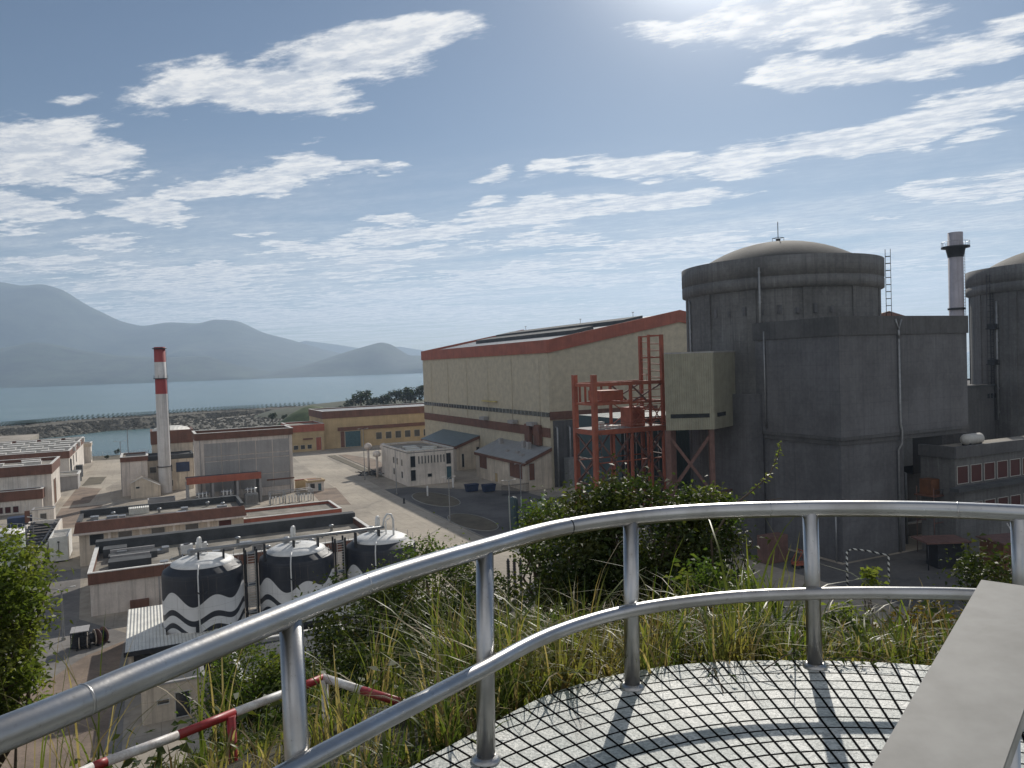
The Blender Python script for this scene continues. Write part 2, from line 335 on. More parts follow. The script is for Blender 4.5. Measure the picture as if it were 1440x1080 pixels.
so=bpy.data.objects.new('sun',sl);COL.objects.link(so)
sv=Vector((math.cos(SUN_EL)*math.sin(SUN_AZ),math.cos(SUN_EL)*math.cos(SUN_AZ),math.sin(SUN_EL)))
so.rotation_euler=sv.to_track_quat('Z','Y').to_euler();so.location=(50,60,120)
scene.view_settings.view_transform='Standard';scene.view_settings.look='None';scene.view_settings.exposure=-.22;scene.view_settings.gamma=1
scene.render.engine='CYCLES'
scene.cycles.volume_bounces=1;scene.cycles.max_bounces=6;scene.cycles.transparent_max_bounces=6
# haze
hz=MB();hz.box(-13000,13000,-600,14000,-60,1280);ho=struct(hz.build('haze',[]),'stuff')
hm=bpy.data.materials.new('haze_air');hm.use_nodes=True;nt=hm.node_tree;nt.nodes.remove(nt.nodes['Principled BSDF'])
pv=nd(nt,'ShaderNodeVolumePrincipled');pv.inputs['Color'].default_value=(.57,.725,.945,1);pv.inputs['Density'].default_value=8e-5;pv.inputs['Anisotropy'].default_value=.32
nt.links.new(pv.outputs[0],nt.nodes['Material Output'].inputs['Volume']);ho.data.materials.append(hm)
# ================================================================ SETTING
def poly_on(name,pts,z,m,th=0):
    mb=MB();mb.add([(x,y,z) for x,y in pts],[tuple(range(len(pts)))]);o=struct(mb.build(name,m));return o
# sea
m,nt,b,tc=base('sea_water')
b.inputs['Base Color'].default_value=(.05,.13,.14,1);b.inputs['Roughness'].default_value=.22;b.inputs['IOR'].default_value=1.33;b.inputs['Specular IOR Level'].default_value=.5
c=mixc(nt,ramp(nt,noise(nt,mapping(nt,tc,(.0006,.003,1)),3,5),.35,.7),(.06,.13,.14),(.11,.19,.19));nt.links.new(c,b.inputs['Base Color'])
bn=nd(nt,'ShaderNodeBump');bn.inputs['Strength'].default_value=.8;bn.inputs['Distance'].default_value=.35
nt.links.new(math_(nt,'ADD',noise(nt,mapping(nt,tc,(1,1.6,1)),.35,5,.6),math_(nt,'MULTIPLY',noise(nt,tc,.03,3),2.)),bn.inputs['Height']);nt.links.new(bn.outputs[0],b.inputs['Normal'])
M['sea']=m
struct(MB().add([(-15500,60,-5),(15500,60,-5),(15500,16000,-5),(-15500,16000,-5)],[(0,1,2,3)]).build('sea',M['sea']))
# plant platform (with its sea wall slope)
def AW(a,b): return W(a,b)
shore=[(-900,640),(-70,640) ,(-70,436),(8,421),(9,660),(60,720),(150,800),(150,815),(330,700),(600,600),(900,400),(900,-400),(-900,-400)]
sp=[AW(*s) for s in shore]
g=MB();n=len(sp);g.add([(x,y,0) for x,y in sp],[tuple(range(n-1,-1,-1))])
cxm,cym=AW(0,100)
low=[(x+(x-cxm)*.012,y+(y-cym)*.012,-7) for x,y in sp];g.add([(x,y,0) for x,y in sp]+low,[(i,n+i,n+(i+1)%n,(i+1)%n) for i in range(n)])
struct(g.build('ground',[M['pavement']]))
# mountains
def mountain(name,prof,dist,depth,seed,base_z=-6,fr=.6):
    """prof: (px,py) skyline; builds a solid range with eroded flanks"""
    r=np.random.RandomState(seed);pts=[D(px,py,dist) for px,py in prof];xs=[p[0] for p in pts];zs=[p[2] for p in pts]
    N=220;J=26;X=np.linspace(xs[0],xs[-1],N);Zr=np.interp(X,xs,zs)
    k=np.hanning(9);k/=k.sum();Zr=np.convolve(np.pad(Zr,4,'edge'),k,'valid')
    ph=r.rand(12)*6.28
    v=[]
    for j in range(J):
        t=j/(J-1)              # 0 front shore .. 1 back
        y=dist-depth*fr+depth*t
        s=t/fr if t<fr else (1-t)/(1-fr)
        s=max(0,min(1,s))
        for i in range(N):
            x=X[i];rg=0
            for q in range(5): rg+=math.sin(x*(.0011*(q+1)*1.7)+ph[q]+math.sin(y*.002+ph[q+5])*1.5)/(q+1.5)
            h=(Zr[i]-base_z)*(s**(.75+.28*rg*(1-s)))
            jx=rg*40*(1-s)
            v.append((x+jx,y+ (math.sin(x*.0021+ph[3])*260*(1-s)),base_z+h))
    f=[(j*N+i,j*N+i+1,(j+1)*N+i+1,(j+1)*N+i) for j in range(J-1) for i in range(N-1)]
    m=MB();m.add(v,f,0,True);return struct(m.build(name,M['hillfar']))
mountain('hills',[(-300,470),(-150,440),(-60,400),(0,396),(30,402),(60,399),(90,408),(120,428),(170,452),(200,459),(235,453),(280,455),(300,449),(335,451),(370,468),(410,478),(450,490),(480,497),(520,508),(560,517)],9400,3600,3)
mountain('hills',[(-300,520),(-120,505),(-30,496),(20,486),(45,481),(75,484),(110,492),(165,500),(230,503),(290,500),(320,510),(370,521),(400,528)],6400,1500,5)
mountain('hills',[(360,526),(400,520),(440,510),(480,497),(510,488),(535,481),(550,484),(575,500),(610,500),(650,503),(720,510),(900,508)],7000,1700,8)
mountain('hills',[(330,500),(430,479),(470,484),(520,492),(560,487),(620,497),(760,490),(900,500)],12500,2000,11,)
# breakwater
bwl=[P(*q,2) for q in[(-260,628),(-80,614),(0,605),(60,600),(130,593),(215,588),(290,582),(360,578),(450,573)]]
def catmull(pts,n):
    pts=[Vector((*p,0)[:3]) if len(p)==2 else Vector(p) for p in pts];P0=[pts[0]*2-pts[1]]+pts+[pts[-1]*2-pts[-2]];o=[]
    for i in range(1,len(P0)-2):
        for k in range(n):
            t=k/n;a,b_,c,d=P0[i-1:i+3]
            o.append(.5*((2*b_)+(c-a)*t+(2*a-5*b_+4*c-d)*t*t+(3*b_-a-3*c+d)*t**3))
    o.append(pts[-1]);return o
bc=catmull(bwl,14)
rs=random.Random(4);v=[];f=[];prof=[(-36,-8),(-27,-4.5),(-20,-1.5),(-14,.8),(-9,2.2),(-4,3),(0,3.2),(4,3.4),(8,4.4),(11,4.3),(16,0),(24,-8)]
for i,p in enumerate(bc):
    d=(bc[min(i+1,len(bc)-1)]-bc[max(i-1,0)]).normalized();nn=Vector((-d.y,d.x,0))
    for o_,z in prof: v.append((p.x+nn.x*o_+rs.uniform(-.8,.8),p.y+nn.y*o_+rs.uniform(-.8,.8),z+rs.uniform(-.5,.5)))
K=len(prof)
for i in range(len(bc)-1):
    for k in range(K-1): f.append((i*K+k,(i+1)*K+k,(i+1)*K+k+1,i*K+k+1))
struct(MB().add(v,f).build('breakwater',M['rock']))
rk=MB()
def rock(m,x,y,z,s,r):
    v=[];
    for a,b_,c in((1,0,0),(-1,0,0),(0,1,0),(0,-1,0),(0,0,1),(0,0,-1)):
        k=s*r.uniform(.6,1.2);v.append((x+a*k,y+b_*k,z+c*k*.8))
    m.add(v,[(0,2,4),(2,1,4),(1,3,4),(3,0,4),(2,0,5),(1,2,5),(3,1,5),(0,3,5)])
for _ in range(5200):
    i=rs.randrange(len(bc)-1);p=bc[i].lerp(bc[i+1],rs.random());d=(bc[i+1]-bc[i]).normalized();nn=Vector((-d.y,d.x,0));o_=rs.uniform(-30,-6)
    z=np.interp(o_,[a for a,_z in prof],[z_ for a,z_ in prof]);rock(rk,p.x+nn.x*o_,p.y+nn.y*o_,z,rs.uniform(.5,1.5),rs)
for _ in range(2600):
    x,y=W(rs.uniform(10,200),rs.uniform(445,770))
    if ab(x,y)[1]>660+ (ab(x,y)[0]-9)*.93: continue
    rock(rk,x,y,.3,rs.uniform(.6,1.7),rs)
struct(rk.build('rocks',M['rock']),'stuff')
# paved areas, road, soil patches (sheets 4 mm apart)
def flat(name,abpts,z,mk): poly_on(name,[W(*q) for q in abpts],z,M[mk])
flat('road',[(51,60),(65.5,60),(66,215),(71,362),(58.5,362),(55,285),(51.3,150)],.008,'road')
flat('pavement',[(-26,205),(-12.5,205),(-10,260),(-14,300),(-8,330),(-12,400),(-22,400),(-24,330)],.008,'road')
flat('road',[(-60,85),(-3.7,85),(-3.7,127),(-11,139),(-13.2,176),(-60,176)],.012,'asphalt_light')
flat('soil',[(-34,84),(-5.5,84),(-4.3,124),(-9,120),(-14,110),(-34,109)],.016,'soil')
flat('soil',[(-24,265),(-17,268),(-15,300),(-23,310)],.012,'soil')
flat('soil',[(-22,312),(-16,313),(-15,335),(-21,338)],.012,'islandsoil')
flat('soil',[(-24,228),(-15,225),(-13,262),(-24,262)],.012,'soil')
flat('grass_verge',[(-25,405),(6,400),(8,420),(-25,428)],.012,'islandsoil')
flat('soil',[(44,220),(51,215),(54.5,250),(46,250)],.012,'soil')
flat('asphalt_yard',[(66,120),(101,120),(101,206),(74.7,236),(66.5,236)],.004,'asphalt')
flat('asphalt_yard',[(101,60),(200,60),(200,99),(112,99),(112,191),(101,191)],.004,'asphalt')
def ellipse(a,b,ra,rb,n=28): return [(a+ra*math.cos(2*math.pi*i/n),b+rb*math.sin(2*math.pi*i/n)) for i in range(n)]
def island(pts,mk='islandsoil',name='traffic_island'):
    w_=[W(*q) for q in pts];n=len(w_);cxx=sum(p[0] for p in w_)/n;cyy=sum(p[1] for p in w_)/n
    k=MB();inn=[]
    for x,y in w_:
        d=math.hypot(x-cxx,y-cyy);inn.append((x-(x-cxx)/d*.3,y-(y-cyy)/d*.3))
    k.add([(x,y,0) for x,y in w_]+[(x,y,.15) for x,y in w_]+[(x,y,.15) for x,y in inn],[(i,(i+1)%n,n+(i+1)%n,n+i) for i in range(n)]+[(n+i,n+(i+1)%n,2*n+(i+1)%n,2*n+i) for i in range(n)])
    k.add([(x,y,.148) for x,y in inn],[tuple(range(n))],1)
    struct(k.build('kerb',[M['kerb'],M[mk]]))
island(ellipse(70.5,173,4.6,12));island(ellipse(74,209,5.5,14));
island([(72,262),(74.5,262),(75.5,345),(72,345)]);island([(76,275),(84,275),(86,320),(80,345),(77,345)],'soil')
island([(51,100),(51.3,108),(50.4,150),(50,150),(46,108),(46,100)],'islandsoil')
for a0,b0,b1 in((51.15,100,150),(66.1,100,215)):   # kerbs along the road
    k=MB();x=[W(a0,b0),W(a0+.25,b0),W(a0+.25,b1),W(a0,b1)];k.prism(x,0,.14);struct(k.build('kerb',M['kerb']))
flat('rubble_apron',[(9.5,440),(9.5,655),(60,715),(150,795),(230,730),(120,560),(62,450)],.02,'rock')
# grass mound by the far hall
mx,my=W(108,565);gm=MB();gm.lathe([(26,-.5),(22,3),(15,8),(7,12),(0.01,13.6)],22,mx,my);M['mound']=mat('mown_grass',(.1,.13,.055),.95,.4,.15,bump=.3,bscale=2);struct(gm.build('grass_mound',M['mound']))
mx,my=W(190,700);gm=MB();gm.lathe([(120,-4),(95,3),(60,7),(20,10),(0.01,10)],30,mx,my);M['scrub']=mat('scrub_hill',(.06,.07,.04),.95,.4,.1,bump=.3,bscale=1);struct(gm.build('headland',M['scrub']))
def onb(px,py,b):
    X,Y,Z=ray(px,py);A,B=ab(X,Y);t=b/B;return A*t,CZ+Z*t
def ona(px,py,a0):
    X,Y,Z=ray(px,py);A,B=ab(X,Y);t=a0/A;return B*t,CZ+Z*t
# ================================================================ REACTORS
def reactor(label,X,Y,zt,ladder=True,seed=1):
    t=thing('reactor_building',label,'reactor building',(X,Y,0),TH,'domed concrete reactor buildings')
    sh=MB();sh.lathe([(20.6,-.5),(20.6,zt-6.4)],96,cap=False)
    for k in range(0,360,30):   # shallow vertical buttress strips
        a=R_(k);c,s=math.cos(a),math.sin(a);u=(-s,c)
        pts=[(20.5*c+u[0]*q,20.5*s+u[1]*q) for q in(-.9,.9)]+[(20.85*c+u[0]*q,20.85*s+u[1]*q) for q in(.9,-.9)]
        sh.prism(pts[::-1],0,zt-6.5)
    sh.build('shaft',M['concrete'],t)
    MB().lathe([(20.62,zt-6.6),(21.5,zt-6.2),(21.55,zt-4.3),(21.35,zt-4.25),(21.35,zt-3.9),(21.55,zt-3.85),(21.55,zt-.05),(20.9,zt),(20.9,zt-1.6),(17.0,zt-1.7)],96,cap=False).build('parapet_ring',M['concrete'],t)
    d=[];Rc=31.2
    for i in range(15):
        r=19.8*math.cos(math.pi/2*i/14);d.append((max(r,.01),zt-1.55+math.sqrt(Rc*Rc-r*r)-math.sqrt(Rc*Rc-19.8**2)))
    MB().lathe(d,72,cap=False).build('dome',M['dome'],t)
    zd=d[-1][1]
    m=MB();m.tube([(0,0,zd-.2),(0,0,zd+4.6)],.09,6);m.tube([(0,0,zd-.1),(0,0,zd+.7)],.5,8);ring(m,-.9,.9,-.9,.9,zd+.9,zd+1.0,.06)
    for x,y in((-.87,-.87),(.87,-.87),(.87,.87),(-.87,.87)): m.tube([(x,y,zd-.3),(x,y,zd+1)],.05,5)
    m.build('lightning_mast',M['darkmetal'],t)
    return t
def radial(t,ang,r0,z0,z1,kind):
    """ladder or pipe fixed to the shaft at world bearing ang"""
    a=ang-TH;c,s=math.cos(a),math.sin(a);m=MB()
    if kind=='pipe':
        m.tube([(r0*c,r0*s,z0),(r0*c,r0*s,z1)],.22,8);
        z=z0+2
        while z<z1: m.tube([((r0-.3)*c,(r0-.3)*s,z),((r0+.1)*c,(r0+.1)*s,z)],.3,6);z+=6
        return m.build('downpipe',M['graymetal'],t)
    ux,uy=-s,c
    for q in(-.45,.45): m.tube([(r0*c+ux*q,r0*s+uy*q,z0),(r0*c+ux*q,r0*s+uy*q,z1)],.07,5)
    for q in(-.5,.5): m.tube([((r0+1)*c+ux*q,(r0+1)*s+uy*q,z0+2),((r0+1)*c+ux*q,(r0+1)*s+uy*q,z1)],.06,5)
    z=z0
    while z<z1:
        m.tube([(r0*c-ux*.45,r0*s-uy*.45,z),(r0*c+ux*.45,r0*s+uy*.45,z)],.05,5);z+=.6
    z=z0+2
    while z<z1:
        m.tube([(r0*c-ux*.45,r0*s-uy*.45,z),((r0+1)*c-ux*.5,(r0+1)*s-uy*.5,z),((r0+1)*c+ux*.5,(r0+1)*s+uy*.5,z),(r0*c+ux*.45,r0*s+uy*.45,z)],.06,5);z+=1.5
    return m.build('caged_ladder',M['darkmetal'],t)
AX,AY=61.3,174.6
ra=reactor('grey domed reactor building with roof mast, whole dome visible, behind the windowless block',AX,AY,58.2)
cam_b=math.atan2(-AY,-AX)
radial(ra,cam_b-R_(10),21.8,41,56,'pipe')
radial(ra,R_(-26),21.7,43,60,'ladder')
radial(ra,cam_b-R_(66),20.9,30,51,'pipe')
for k in range(9):   # small recessed vents and patch repairs under the ring
    a=cam_b-TH+R_(-48+k*9.5)
    MB().box(20.5*math.cos(a)-.35,20.5*math.cos(a)+.35,20.7*math.sin(a)-.35,20.7*math.sin(a)+.35,46.5,48.3 if k%2 else 47.6).build('wall_patch',M['concrete2'],ra)
rb=reactor('second domed reactor building cut off by the right edge of the photo, brownish dome top',143,199,58.6)
bb=math.atan2(-199,-143)
radial(rb,bb-R_(40),21.0,20,50,'pipe');radial(rb,bb-R_(44),21.0,20,57,'ladder')
a=bb-TH-R_(42);c,s=math.cos(a),math.sin(a)
for z in(43,34): m=MB();m.box(21.4*c-1.2,21.4*c+1.2,21.4*s-1.2,21.4*s+1.2,z,z+.25);m.box(21.4*c-1.0,21.4*c+1.0,21.4*s-1,21.4*s+1,z+.25,z+1.3);m.build('landing',M['darkmetal'],rb)
# windowless concrete block in front of reactor A
fb=thab('auxiliary_building','huge windowless grey concrete block with darker parapet band and mid ledge, corner towards the viewer','building',112.7,99.3)
aR=onb(1272,700,99.8)[0]-112.7
MB().box(0,35.5,0,30,22.9,41.4).build('upper_wall',M['concrete2'],fb)
m=MB();ring(m,-.25,35.75,-.25,30.2,41.35,44.8,.6);m.build('parapet_band',M['concrete_dark'],fb)
MB().box(.3,35.2,.3,29.7,41.4,43.6).build('roof',M['roofgravel'],fb)
MB().box(.5,aR,.5,29,-.4,21.4).box(aR,35,8,29,-.4,21.4).build('lower_wall',M['concrete2'],fb)
MB().box(.15,35.3,.2,29.5,21.4,22.3).box(-.12,35.6,-.12,30,22.3,22.9).build('ledge',M['concrete_dark'],fb)
MB().box(-3.2,.0,19.4,31,-.4,30.4).build('side_wall',M['concrete2'],fb)
m=MB()
x=aR-.5;m.tube([(x-1.3,-.35,41),(x-1.3,-.35,24.5),(x-.9,-.35,23.2),(x-.9,-.35,20.8),(x-1.3,.2,19.5),(x-1.3,.2,0)],.2,8)
m.tube([(x-2.1,-.35,44.2),(x-1.3,-.35,42.2),(x-.5,-.35,44.2)],.18,8);m.tube([(x-1.3,-.35,42.2),(x-1.3,-.35,40.5)],.2,8);m.build('downpipe',M['graymetal'],fb)
m=MB();m.tube([(-.3,18.2,23.5),(-.3,18.2,43)],.16,8);m.build('downpipe',M['graymetal'],fb)
m=MB();m.tube([(-.2,1.4,0),(-.2,1.4,10)],.14,8);m.build('downpipe',M['graymetal'],fb)
m=MB()   # plant and ducts in the recess on the right
m.tube([(aR+3,5,0),(aR+3,5,19)],.35,8);m.tube([(aR+5,4,0),(aR+5,4,14),(aR+5,7,15)],.25,8);m.box(aR+4.5,aR+7.2,4,7.9,15.4,20.8);m.tube([(aR+1,7,3),(35,7,3)],.3,8)
m.box(aR+.6,aR+2.2,6,7.9,8,12);m.build('duct',M['graymetal'],fb)
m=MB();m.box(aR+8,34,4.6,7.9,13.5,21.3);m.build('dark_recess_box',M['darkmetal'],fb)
# polygonal hatch housing on steel legs
hb=thing('hatch_housing','beige metal-clad box with black window slots raised on braced steel legs beside the reactor','building',(30.4,152.7,0),0)
poly=[(0,0),(9.5,-.8),(16.2,7.5),(17,20),(5,20),(1.6,8)]
MB().prism(poly,23.9,39.1).build('cladding',M['beige_clad'],hb)
MB().prism([(x*1.01,y*1.01) for x,y in poly],39.1,39.4).build('roof_edge',M['gray_panel'],hb)
def slot(p,q,u0,u1,z0,z1):
    p=Vector((*p,0));q=Vector((*q,0));d=(q-p);L=d.length;d/=L;n=Vector((d.y,-d.x,0));m=MB()
    a=p+d*u0*L;b=p+d*u1*L
    m.prism([tuple((a-n*.02)[:2]),tuple((a+n*.06)[:2]),tuple((b+n*.06)[:2]),tuple((b-n*.02)[:2])][::-1],z0,z1);return m.build('window_slot',M['glass'],hb)
slot(poly[0],poly[1],.1,.9,26.3,27.1);slot(poly[1],poly[2],.12,.5,26.3,27.1)
for x,y in((.4,.6),(9.0,.2),(15.4,7.9),(3.2,9)):
    m=MB();m.box(x-.5,x+.5,y-.5,y+.5,-.2,23.88);m.build('leg',M['brownsteel'],hb)
for p_,q_,s_ in (((.4,.6,11),(9.0,.2,23),.6),((9.0,.25,11),(.4,.65,23),.6),((.4,.6,10.5),(9.0,.2,10.5),.5),((.4,.6,.5),(9.0,.2,10),.5),((9.0,.2,10.5),(15.4,7.9,10.5),.4)):
    MB().beam(p_,q_,s_).build('brace',M['brownsteel'],hb)
# teal clad hall behind the legs
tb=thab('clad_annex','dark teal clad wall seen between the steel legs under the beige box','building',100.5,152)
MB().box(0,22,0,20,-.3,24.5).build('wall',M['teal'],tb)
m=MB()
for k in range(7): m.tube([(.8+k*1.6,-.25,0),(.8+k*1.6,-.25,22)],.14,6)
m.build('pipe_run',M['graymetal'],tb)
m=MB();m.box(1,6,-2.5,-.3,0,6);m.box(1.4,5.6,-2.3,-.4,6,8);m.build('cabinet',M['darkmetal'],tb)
# ================================================================ TURBINE HALL
TA,TB=111.,206.7
th=thab('turbine_hall','very long cream metal-clad turbine hall with terracotta roof fascia and low pitched roof','building',TA,TB)
Wd,Dp=86.,117.;ev=45.3;rg=54.4;half=50.
def gz(x): return ev+(rg-ev)*(x/half) if x<=half else rg-(rg-ev)*((x-half)/(Wd-half))*.8
gp=[(0,-.4),(0,ev-1),(half,rg-1),(Wd,gz(Wd)-1),(Wd,-.4)]
def gable(m,y0,y1,pts,mi=0):
    n=len(pts);v=[(x,y0,z) for x,z in pts]+[(x,y1,z) for x,z in pts]
    m.add(v,[tuple(range(n))[::-1],tuple(range(n,2*n))]+[(i,(i+1)%n,n+(i+1)%n,n+i) for i in range(n)],mi);return m
gable(MB(),0,Dp,gp[::-1]).build('wall',M['cream'],th)
m=MB()
m.box(-.5,-.002,-.5,Dp+.5,ev-4.0,ev)             # eave fascia
for y0,y1 in((-.5,-.003),(Dp+.003,Dp+.5)):
    gable(m,y0,y1,[(-.002,ev-4),(half,rg-4),(Wd+.5,gz(Wd)-4),(Wd+.5,gz(Wd)+.0),(half,rg),(-.002,ev)][::1])
m.build('fascia',M['terra'],th)
m=MB();m.add([(0,0,ev-.9),(half,0,rg-.9),(half,Dp,rg-.9),(0,Dp,ev-.9)],[(0,1,2,3)]);m.add([(half,0,rg-.9),(Wd,0,gz(Wd)-.9),(Wd,Dp,gz(Wd)-.9),(half,Dp,rg-.9)],[(0,1,2,3)]);rf=m.build('roof',M['roofmetal'],th)
m=MB()
for k,(x0,x1,y0,y1) in enumerate([(17,24,12,96),(33,41,8,110)]):
    z0=ev-.9+(rg-ev)*x0/half;z1=ev-.9+(rg-ev)*x1/half
    m.hexa([(x0,y0,z0),(x1,y0,z1),(x1,y1,z1),(x0,y1,z0),(x0,y0,z0+1.3),(x1,y0,z1+1.3),(x1,y1,z1+1.3),(x0,y1,z0+1.3)])
m.build('roof_vent',M['roofdark'],th)
for k in (1,4,8): y=6+k*12;m=MB();m.tube([(half-6,y,rg-1.9),(half-6,y,rg+.6)],.1,5);m.box(half-6.3,half-5.7,y-.3,y+.3,rg+.5,rg+.7);m.build('roof_mast',M['graymetal'],th)
m=MB();m.box(-.18,-.003,.0,Dp-.5,21.6,23.0);gls=m.build('window_band',M['glass'],th)
m=MB()
for k in range(40): y=2+k*2.9;m.box(-.24,-.181,y,y+.12,21.6,23.0)
m.build('mullion',M['frame'],gls)
m=MB();m.box(-.3,-.003,-.25,Dp-.4,15.3,18.2);m.box(0,40,-.3,-.003,20.7,23.2);m.build('brown_band',M['brown'],th)
MB().box(1,40,-.22,-.003,-.2,20.4).build('lower_wall',M['concrete_dark'],th)
m=MB()
for k in range(8): m.tube([(2+k*4.4,-.9,0),(2+k*4.4,-.9,18),(2+k*4.4,-.2,18.6)],.3,8)
m.box(4,12,-4,-.8,0,9);m.box(16,22,-5,-.8,0,6);m.build('pipework',M['graymetal'],th)
m=MB();m.box(-1.1,-.3,38,50,22.9+2.2,22.9+2.6);m.build('hoist_beam',M['stain_white'],th)
for y in(8,22,46):
    m=MB();m.box(-2.2,-.3,y,y+4,18.5,19.6);m.build('wall_fan',M['gray_panel'],th)
for y in(5,11.5,):
    MB().box(-1.4,-.3,y,y+3.6,12.6,18.9).build('duct_box',M['brown'],th)
for k in range(6): MB().tube([(-.15,6+k*20,18.4),(-.15,6+k*20,40)],.07,5).build('downpipe',M['cream'],th)
# monopitch sheds against the hall
def shed(label,b0,b1,zl,zr,roofm,doors,front):
    t=thab('annex','%s'%label,'building',101.5,b0);w=9.3;d=b1-b0
    gable(MB(),0,d,[(0,-.3),(0,zl-.7),(w,zr-.7),(w,-.3)][::-1]).build('wall',M['tanwall'],t)
    k=(zr-zl)/w
    m=MB();m.box(-.55,-.003,-.5,d+.3,zl-1.1-k*.5,zl-k*.55)
    gable(m,-.5,-.004,[(-.003,zl-1.1),(w,zr-1.1),(w,zr),(-.003,zl)]);m.build('fascia',M['brown'],t)
    m=MB();v=[(-.56,-.5,zl-k*.56+.01),(w,-.5,zr+.01),(w,d+.3,zr+.01),(-.56,d+.3,zl-k*.56+.01)];m.hexa([(x,y,z-.2) for x,y,z in v]+v);m.build('roof',M[roofm],t)
    for u0,u1,z0,z1,f in doors: opening(t,'l',u0,u1,z0,z1,'door' if z0<.5 else 'window',f)
    for u0,u1,z0,z1,f in front: opening(t,'f',u0,u1,z0,z1,'window',f)
    return t
s1=shed('low monopitch annex with pale roof and red shuttered openings against the turbine hall',206,243.5,8.9,12.5,'roofmetal',[(1.4,10.5,3.2,7.7,'brown'),(28,34.5,3.4,7.6,'brown'),(19.5,22,.1,3.2,'ochre')],[(1.4,3.4,3.0,8.2,'brown')])
for x,y,h in((2,6,.7),(3,11,.7),(2.6,18,.7),(6,9,2.3),(6.2,13,2.3),(6,30,2)):
    z=8.9+(12.5-8.9)/9.3*x;MB().box(x,x+1.1,y,y+1.6,z-.3,z+h).build('roof_vent',M['gray_panel'],s1)
s2=shed('farther monopitch annex with blue-grey roof behind the small white block',262,300,9.2,12.3,'roofblue',[(4,9,.1,5,'brown')],[(2,3,1,6,'glass')])
MB().box(8,9,-.25,-.02,1,8).build('downpipe',M['darkmetal'],s2)
# ================================================================ WHITE CONTROL BLOCK
n1=building('office_block','small two-storey white block with a row of narrow slit windows below the turbine hall',74.9,90.8,237,267,11.4,fh=.5,drop=.8,wall='white_wall',fascia='white_wall',over=.05,roof='roofgravel')
opening(n1,'f',.9,2.7,6.0,9.7,wx=0);opening(n1,'f',.9,2.7,1.6,5.2,fill='glass')
for k in range(9): opening(n1,'f',3.6+k*1.08,4.1+k*1.08,6.9,9.5)
opening(n1,'f',13.2,15.0,6.1,9.8);opening(n1,'f',13.2,15.0,1.0,5.4,'door','bluedoor');opening(n1,'f',6.6,8.2,2.4,3.6)
for y,z in((5,6),(5,2),(10,6),(14,6),(14,2.2)): opening(n1,'l',y,y+1.8,z,z+2.2)
for y,x in((3,1.5),(3,6),(9,3),(9,9),(15,4)):
    MB().box(x,x+4.4,y,y+2.6,10.65,11.25).build('skylight',M['roofwhite'],n1)
# ================================================================ FAR YELLOW HALLS
f2=building('workshop_hall','far ochre workshop hall with teal roller door and brown fascia, left of the turbine hall',77,140,376,410,18.4,fh=3.6,drop=.6,wall='ochre',fascia='brown',roof='roofmetal')
MB().box(7,63,-.5,-.003,8.4,10.1).build('canopy_band',M['brown'],f2)
opening(f2,'f',10.5,18.2,.2,8.0,'door','bluedoor');opening(f2,'f',8.2,10.3,.2,8.2,'door','brown')
for k in range(7): opening(f2,'f',26+k*5,29+k*5,3,6.5)
m=MB();m.box(18.4,19.4,-1.2,-.01,0,8.4);m.build('buttress',M['ochre'],f2)
f3=building('workshop_hall','lower ochre workshop with terracotta fascia adjoining the far hall on its left',60.5,76.4,372,396,12.9,fh=3.5,drop=.8,wall='ochre',fascia='terra')
opening(f3,'f',12,14.6,.2,6.5,'door','terra')
for k in range(3): opening(f3,'f',1.5+k*3.2,3.6+k*3.2,1.2,3.2)
MB().box(6,10.5,-.4,-.003,5.6,6.3).build('canopy',M['brown'],f3)
# ================================================================ TALL GREY BLOCK
bl=building('electrical_building','tall windowless grey-pink block with brown fascia and white roof coping behind the long low sheds',12.9,41,248.5,262,20.5,fh=2.1,drop=1.4,wall='pink_wall',fascia='brown',over=.35,roof='roofdark')
m=MB()
for k in range(5):
    for z0,z1 in((2.6,6.6),(6.9,11.6),(11.9,13.1),(13.4,17.2)):
        m.box(2.2+k*5.0,6.9+k*5.0,-.16,-.003,z0,z1)
m.build('wall_panel',M['gray_panel'],bl)
MB().box(20,28.3,-.3,-.165,4.5,4.9).build('ledge',M['brown'],bl)
for x in(5,11,17): MB().box(x,x+3.2,2,11,19.15,19.7).build('skylight',M['roofwhite'],bl)
# transformer bay
tr=thab('transformer_bay','open-fronted transformer shelter with terracotta beam in front of the tall grey block','shelter',9.4,236)
m=MB();m.box(0,20.3,-.1,1.0,7.0,8.9);m.build('beam',M['terra'],tr)
MB().box(0,20.3,1.0,8,8.0,8.3).build('roof',M['roofdark'],tr)
for x in(0,6.6,13.3,19.7): MB().box(x,x+.6,.1,8,-.2,6.99).build('partition',M['gray_panel'],tr)
def transformer(a,b,label):
    t=thab('transformer',label,'transformer',a,b,0,'grey power transformers')
    MB().box(0,3.6,0,2.4,.3,3.2).box(.3,3.3,.3,2.1,3.2,3.5).build('tank',M['graymetal'],t)
    m=MB()
    for k in range(9): m.box(.1+k*.4,.25+k*.4,-.75,-.02,.8,3.0)
    m.build('radiator',M['graymetal'],t)
    m=MB();m.tube([(.2,1.2,4.4),(3.4,1.2,4.4)],.42,10);m.tube([(.8,1.2,3.4),(.8,1.2,4.2)],.1,6);m.tube([(2.8,1.2,3.4),(2.8,1.2,4.2)],.1,6);m.build('conservator',M['graymetal'],t)
    for k in range(3):
        m=MB();x=.8+k;m.lathe([(.1,3.5),(.22,3.7),(.1,3.8),(.22,4.0),(.1,4.1),(.22,4.3),(.1,4.4),(.2,4.6),(.06,4.7),(.05,5.3)],8,x,.5);m.build('bushing',M['white'],t)
    MB().box(-.3,3.9,-.9,2.6,-.1,.3).build('plinth',M['kerb'],t)
    return t
transformer(11.5,232.5,'grey power transformer with bushings, left one in the shelter bay')
transformer(18,232.5,'grey power transformer with bushings, middle one in the shelter bay')
